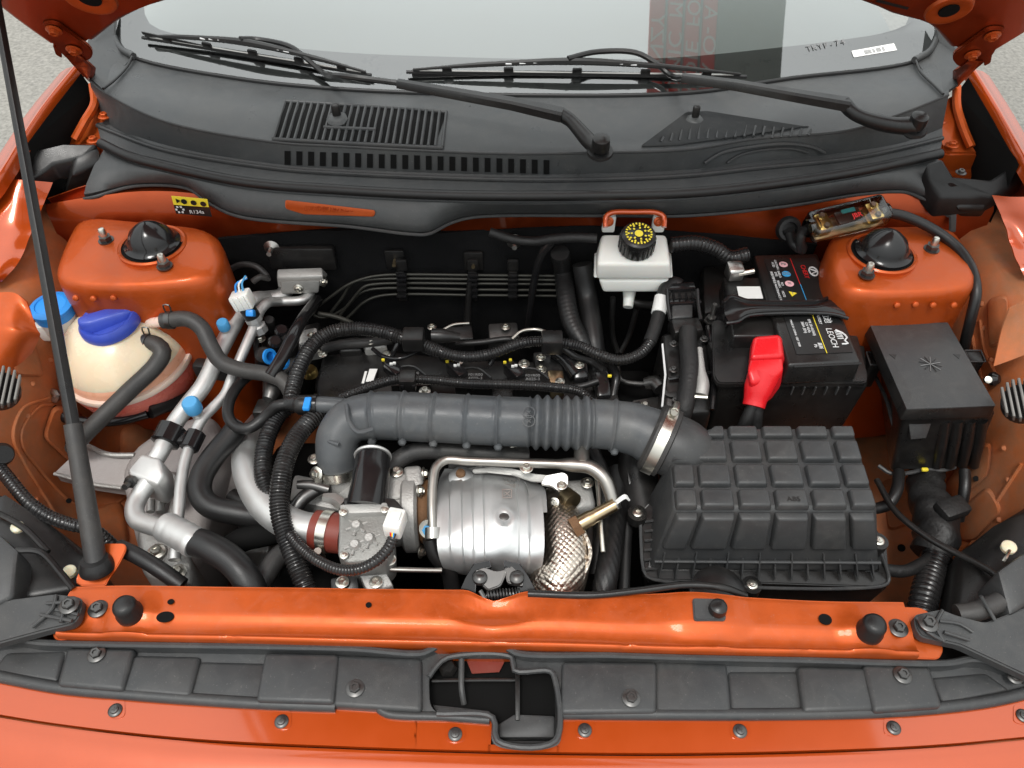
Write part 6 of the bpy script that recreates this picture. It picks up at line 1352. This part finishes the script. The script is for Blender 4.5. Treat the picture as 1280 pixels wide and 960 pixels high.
# heater hoses and leads at the firewall
tube('heater_hose', [Y(700, 316, .985), (704, 340, .06), (708, 375, .045), (714, 402, .03), (726, 426, .015), (740, 450, -.01), (750, 490, -.05)], .0155, 'rubber', None, 'thick ribbed heater hose left of the brake fluid reservoir', 'hose', rf=corr(.007, .03), step=.002)
tube('heater_hose', [Y(728, 330, .985), (734, 370, .04), (740, 410, .02), (744, 440, .0), (752, 480, -.05)], .0165, 'rubber', None, 'second heater hose directly under the brake fluid reservoir', 'hose')
tube('firewall_lead', [Y(612, 290, 1.0), Y(640, 299, .995), Y(668, 302, .99), Y(690, 299, .985), Y(716, 297, .98), Y(746, 298, .975)], .0075, 'tape', None, 'black taped lead under the scuttle left of the reservoir', 'cable')
tube('firewall_lead', [Y(690, 301, .985), Y(676, 320, .985), Y(668, 350, .985), Y(660, 405, .985), Y(657, 420, .985)], .0065, 'plastic_gloss', None, 'thin black rod hanging down the firewall beside the brake pipes', 'rod')
tube('firewall_lead', [Y(838, 306, .98), Y(870, 304, .985), Y(896, 312, .985), Y(912, 322, .98), Y(934, 318, .985)], .0125, 'conduit', None, 'corrugated lead right of the brake fluid reservoir', 'cable', rf=corr(.006, .1), step=.0016)
tube('firewall_lead', [Y(587, 345, 1.0), Y(585, 390, .985), Y(584, 432, .96)], [.004, .006, .010], 'plastic_black', None, 'black vacuum lead running straight down the middle of the firewall', 'cable')
tube('brake_hose', [Y(766, 372, .95), Y(766, 420, .95), Y(772, 440, .94)], .0045, 'steel_dark', None, 'thin dark pipe below the left side of the reservoir', 'brake pipe')
tube('brake_hose', [Y(796, 385, .95), Y(786, 420, .95), Y(776, 440, .94)], .0045, 'steel_dark', None, 'thin dark pipe slanting below the reservoir outlet', 'brake pipe')
tube('clutch_pipe', [(772, 460, -.02), (778, 476, -.02), (800, 480, -.015), (812, 480, -.01)], .0045, 'steel_dark', None, 'dark clutch pipe joining the gear selector unit', 'pipe')
# gear selector / control unit
gs = thing('gear_selector_unit', 'dark metal gear selector unit with stacked black connectors left of the battery', 'control unit', P(850, 460, -.08))
obj('body', b_block([(834, 410, .035), (876, 404, .035), (884, 510, .0), (824, 516, .0)], -.10, -.08, .008, 3), 'plastic_black', gs)
for l, z, m in (([(832, 362, .085), (872, 360, .085), (874, 374, .08), (834, 376, .08)], .04, 'plastic_black'), ([(840, 378, .078), (866, 377, .078), (866, 396, .07), (840, 398, .07)], .03, 'plastic_grey'), ([(836, 372, .082), (876, 372, .082), (878, 378, .08), (836, 380, .08)], .06, 'plastic_gloss'), ([(838, 398, .072), (874, 396, .072), (880, 412, .066), (844, 416, .066)], .03, 'plastic_black')):
    obj('connector', b_block([q for q in l], z, 0, .003, 2), m, gs)
for k in range(4): obj('connector_rib', b_box(P(842 + k * 8, 370, .086), (.003, .012, .004), None, 0), 'plastic_gloss', gs)
obj('loom', b_tube([(860, 412, .072), (860, 430, .066), (862, 456, .058), (860, 484, .046), (854, 514, .03), (848, 530, .0)], .0135, 16), 'tape', gs)
obj('lever', b_tube([(874, 436, .064), (876, 460, .058), (878, 482, .05), (876, 494, .044)], [.005, .006, .010, .010], 14), 'alu_cast', gs)
obj('lever_pin', b_tube([(868, 496, .046), (884, 497, .046)], .0035, 8), 'zinc', gs)
obj('edge_strip', b_plate([(827, 430, .056), (829, 429, .056), (833, 468, .036), (829, 508, .02), (826.5, 508, .02), (830.5, 468, .036)], .002, bevel=0), 'print_white', gs)
obj('upper_case', b_block([(826, 416, .05), (884, 410, .05), (888, 470, .034), (834, 476, .034)], -.05, -.05, .007, 3), 'plastic_black', gs)
obj('lower_case', b_block([(832, 470, .036), (888, 464, .036), (890, 516, .012), (828, 520, .012)], -.06, -.04, .007, 3), 'plastic_black', gs)
obj('frame_rail', b_tube([(884, 408, .056), (890, 440, .05), (892, 480, .036), (890, 512, .02)], .004, 8), 'plastic_gloss', gs)
obj('frame_rail', b_tube([(836, 474, .04), (862, 470, .042), (888, 466, .04)], .003, 8), 'plastic_gloss', gs)
for q in ((842, 430, .056), (842, 462, .046), (846, 500, .032), (880, 424, .056)): bolt(gs, P(*q), .0065, 'bolt_dark')
obj('top_latch', b_block([(834, 354, .092), (868, 352, .092), (870, 360, .09), (836, 362, .09)], .06, 0, .002), 'plastic_gloss', gs)
for sx in (834, 872): obj('latch_side', b_tube([(sx, 362, .09), (sx + 1, 380, .084), (sx + 4, 400, .078)], .003, 8), 'plastic_gloss', gs)
obj('side_boss', b_tube([(806, 480, -.005), (818, 478, .0), (826, 486, .0)], [.009, .012, .012], 14), 'steel_dark', gs)
obj('bent_hose', b_tube([(829, 372, .076), (833, 360, .082), (842, 354, .082), (850, 358, .08)], .0115, 16), 'rubber', gs)
for q in ((843, 455, .03), (838, 492, .02)): obj('boss', b_lathe([(0, .006), (.012, .006), (.014, -.01), (0, -.01)], at(P(*q)), 18), 'steel_dark', gs)
# engine mount, sensors and plugs between the refrigerant pipes and the engine
sb = thing('solenoid_cluster', 'cluster of black solenoid plugs with blue rings under the S-shaped hose', 'solenoid', P(345, 430, -.05))
for q, r, m in (((352, 416, .03), .011, 'plastic_gloss'), ((344, 430, .03), .011, 'plastic_gloss'), ((330, 446, .02), .014, 'rubber'), ((362, 428, .02), .014, 'plastic_black'), ((336, 404, .025), .010, 'plastic_black')):
    obj('plug', b_lathe([(0, .012), (r * .7, .012), (r, .008), (r, -.03), (0, -.03)], at(P(*q), (.3, -.3, 1)), 20), m, sb)
for q in ((336, 446, .03), (352, 452, .02)): obj('blue_ring', b_lathe([(.008, 0), (.0125, 0), (.0125, .004), (.008, .004), (.008, 0)], at(P(*q), (.8, -.3, .4)), 20), 'blue_light', sb)
obj('base', b_block([(324, 420, .005), (400, 400, .005), (398, 440, -.01), (336, 480, -.02)], -.1, 0, .006), 'plastic_black', sb)
obj('metal_lug', b_block([(376, 412, .03), (396, 408, .03), (398, 426, .022), (372, 430, .022)], -.02, 0, .004), 'alu_cast', sb)
bolt(sb, P(325, 424, .02), .009, 'bolt_zinc'); bolt(sb, P(389, 419, .034), .006, 'bolt_zinc')
obj('fuse_plug', b_block([(322, 498, .0), (340, 496, .0), (336, 516, -.005), (314, 516, -.005)], -.05, 0, .003), 'plastic_black', sb)
obj('joint', b_tube([(338, 478, .01), (340, 490, .008), (336, 500, .005)], [.012, .014, .010], 14), 'steel_dark', sb)
sbt = thing('sensor_bolts', 'two bright bolts and a sensor stem beside the intake elbow clamp', 'fitting', P(395, 580, 0))  # two separate bolts and a stem kept under one parent
bolt(sbt, P(393, 574, .01), .009, 'bolt_zinc'); bolt(sbt, P(396, 592, .012), .010, 'bolt_zinc', (-.4, -.6, .6))
obj('sensor_stem', b_tube([(372, 606, .0), (388, 606, .0), (412, 612, -.004)], [.006, .007, .008], 10), 'steel_dark', sbt)
cap_ = thing('engine_bracket', 'dark triangular engine bracket behind the boost pipe', 'bracket', P(380, 610, -.1))
obj('plate', b_block([(366, 590, -.03), (420, 600, -.03), (430, 640, -.035), (360, 625, -.035)], -.10, 0, .008), 'alu_cast', cap_)
obj('plate_dark', b_block([(300, 590, -.06), (345, 590, -.06), (350, 640, -.08), (300, 640, -.08)], -.16, 0, .01), 'steel_dark', cap_)
# black liners beside the headlamps
ll = thing('lamp_housing', 'black headlamp housing with pale clips at the lower left', 'lamp housing', P(40, 700, -.1), 'headlamp housings')
obj('shell', b_block([(-20, 606, .02), (10, 622, .02), (70, 660, -.03), (112, 690, -.03), (98, 736, -.02), (-20, 760, -.01)], -.14, -.02, .012, 3), 'plastic_black', ll)
for q in ((22, 659, .012), (87, 714, -.012)): obj('pale_clip', b_lathe([(0, .004), (.005, .004), (.008, .002), (.0085, -.004), (0, -.004)], at(P(*q), (.2, -.1, 1)), 18), 'tank_plastic', ll)
for l in ([(20, 688, .02), (50, 690, .016), (76, 716, .006), (92, 736, 0)], [(-6, 640, .03), (30, 660, .02), (60, 690, .01)]): obj('housing_rib', b_tube(l, .004, 8), 'plastic_black', ll)
tube('headlamp_lead', [(-6, 578, .02), (12, 600, .02), (36, 628, .01), (62, 646, 0), (90, 656, -.005), (116, 662, -.015), (150, 690, -.05)], .009, 'conduit', None, 'corrugated headlamp lead along the left edge', 'wiring conduit', step=.0014, rf=corr(.005, .12))
obj('lamp_grommet', b_lathe([(0, .01), (.012, .010), (.016, 0), (0, 0)], at(P(2, 568, .03), (.7, -.4, .5)), 20), 'rubber', None, 'round black grommet on the left inner wing', 'grommet')
lr = thing('lamp_housing', 'black headlamp housing with a pale clip at the lower right', 'lamp housing', P(1240, 700, -.1), 'headlamp housings')
obj('shell', b_block([(1196, 690, -.06), (1240, 660, -.03), (1300, 620, .0), (1300, 760, -.01), (1190, 768, -.03)], -.16, -.02, .012, 3), 'plastic_black', lr)
obj('pale_clip', b_lathe([(0, .004), (.006, .004), (.009, .002), (.009, -.004), (0, -.004)], at(P(1261, 684, .0), (-.2, -.1, 1)), 18), 'tank_plastic', lr)
obj('clip_wire', b_tube([(1262, 688, .004), (1258, 696, .006), (1254, 702, .004)], .002, 6), 'zinc', lr)
obj('nozzle', b_tube([(1196, 768, .0), (1220, 764, .004), (1250, 752, .008)], .012, 14), 'rubber_hose', lr)
# loose black cable over the crossmember
tube('release_cable', [(660, 742, -.0), (740, 744, .002), (800, 738, .004), (860, 731, .006), (905, 735, .004), (932, 745, -.01)], .0045, 'plastic_black', None, 'thin black release cable lying behind the crossmember to the latch', 'cable')
obj('horn_disc', b_lathe([(0, .008), (.02, .007), (.032, .003), (.036, 0), (.036, -.01), (0, -.01)], at(P(898, 742, -.03), (0, -.2, 1)), 30), 'plastic_black', None, 'black horn disc peeping out below the air filter box', 'horn')

# small stuff crowding the gaps on and around the engine
def clutter_box(l, zb, m, nm='connector'): return obj(nm, b_block(l, zb, -.04, .003, 2), m, en)
for l, zb, m in (([(556, 408, .0), (590, 406, .0), (592, 424, -.01), (558, 426, -.01)], -.06, 'plastic_black'), ([(610, 404, .0), (646, 402, .0), (650, 424, -.01), (612, 426, -.01)], -.06, 'steel_dark'), ([(666, 440, .008), (700, 436, .008), (706, 470, -.004), (672, 474, -.004)], -.06, 'plastic_black'),
                 ([(684, 462, .006), (704, 462, .006), (706, 486, -.004), (688, 488, -.004)], -.04, 'bronze'), ([(744, 464, .02), (760, 462, .02), (764, 494, .006), (748, 496, .006)], -.04, 'plastic_gloss'), ([(748, 496, .0), (772, 492, .0), (780, 520, -.01), (752, 522, -.01)], -.06, 'plastic_black'), ([(716, 452, .012), (734, 452, .012), (736, 472, .0), (718, 474, .0)], -.03, 'plastic_gloss'),
                 ([(790, 500, -.02), (824, 494, -.02), (824, 520, -.03), (794, 522, -.03)], -.10, 'steel_dark'), ([(420, 424, .01), (448, 420, .01), (452, 438, .0), (424, 440, .0)], -.05, 'plastic_black'), ([(452, 422, .012), (480, 420, .012), (484, 434, .004), (456, 436, .004)], -.05, 'alu_cast'), ([(700, 640, -.06), (740, 636, -.06), (748, 700, -.07), (712, 712, -.07)], -.15, 'steel_dark'),
                 ([(780, 570, -.02), (800, 566, -.02), (806, 600, -.03), (786, 606, -.03)], -.1, 'plastic_black'), ([(560, 556, .0), (640, 556, .0), (650, 574, -.01), (560, 574, -.01)], -.06, 'steel_dark'), ([(310, 640, -.08), (345, 652, -.08), (335, 690, -.09), (300, 690, -.09)], -.16, 'alu_cast')):
    clutter_box(l, zb, m, 'bracket' if m in ('steel_dark', 'bronze', 'alu_cast') else 'connector')
for l, r, m in (([(520, 440, .02), (500, 448, .02), (480, 446, .015), (466, 436, .01)], .0035, 'plastic_gloss'), ([(548, 438, .03), (552, 448, .02), (556, 452, .012)], .004, 'plastic_gloss'), ([(618, 442, .03), (616, 450, .02), (612, 456, .014)], .004, 'plastic_gloss'), ([(500, 424, .04), (494, 436, .03), (490, 446, .016)], .004, 'plastic_gloss'),
                ([(664, 432, .03), (640, 424, .02), (600, 428, .015), (570, 430, .01)], .005, 'rubber'), ([(700, 432, .035), (720, 446, .02), (738, 452, .01), (756, 464, .015)], .0055, 'rubber'), ([(760, 448, .03), (770, 470, .0), (766, 500, -.02), (776, 540, -.05)], .007, 'conduit'), ([(745, 500, -.01), (772, 512, -.01), (800, 506, -.01)], .006, 'rubber'), ([(700, 486, .01), (730, 482, .012), (748, 476, .018)], .005, 'rubber'),
                ([(740, 560, -.03), (756, 600, -.04), (752, 650, -.06), (744, 720, -.08)], .010, 'rubber'), ([(786, 540, -.02), (790, 600, -.04), (784, 660, -.06), (780, 740, -.08)], .008, 'rubber'), ([(404, 436, .0), (430, 430, .01), (460, 428, .012), (490, 424, .012)], .008, 'rubber_hose'), ([(398, 392, .02), (420, 396, .02), (440, 404, .02), (446, 412, .03)], .004, 'pipe_dark'),
                ([(640, 424, .03), (652, 414, .034), (672, 412, .034), (690, 418, .04)], .003, 'zinc'), ([(548, 416, .05), (566, 406, .05), (586, 404, .045)], .0022, 'zinc'), ([(290, 620, -.06), (320, 640, -.06), (344, 672, -.06)], .012, 'rubber'), ([(400, 610, -.01), (380, 622, -.012), (366, 640, -.02)], .010, 'steel_dark'), ([(330, 404, .03), (320, 420, .025), (322, 446, .015)], .005, 'rubber')):
    obj('cable' if r < .0075 else 'small_hose', b_tube(l, r, 10), m, en)
for q in ((540, 410, .0), (632, 410, .0), (676, 448, .01), (700, 478, .004), (724, 458, .014), (806, 508, -.02), (464, 428, .012), (720, 660, -.055), (640, 560, .0), (580, 560, .0), (320, 662, -.075), (404, 444, -.006), (484, 444, -.006), (742, 506, -.01), (730, 496, -.012)):
    bolt(en, P(*q) + V(0, 0, .002), .0075, 'bolt_zinc')
obj('cable_tie', b_box(P(762, 470, .024), (.006, .004, .004), None, .001), 'yellow', en)
# spot welds and runs of sealer on the painted sheet metal
for l in ([(30, 246), (22, 270), (14, 294)], [(44, 262), (32, 290), (20, 316)]):
    pass
for x, y in ((58, 420), (62, 450), (40, 480), (34, 520), (20, 600), (44, 625)):
    q = on(wl_, [(x, y)], .001)
    if q: obj('spot_weld', b_lathe([(0, .0015), (.003, .001), (.0045, -.001)], at(q[0], CAM - q[0]), 12), 'paint_dusty', body)
for x, y in ((1228, 380), (1230, 410), (1240, 450), (1256, 560), (1262, 600), (1250, 650), (1216, 640)):
    q = on(wr_, [(x, y)], .001)
    if q: obj('spot_weld', b_lathe([(0, .0015), (.003, .001), (.0045, -.001)], at(q[0], CAM - q[0]), 12), 'paint_dusty', body)
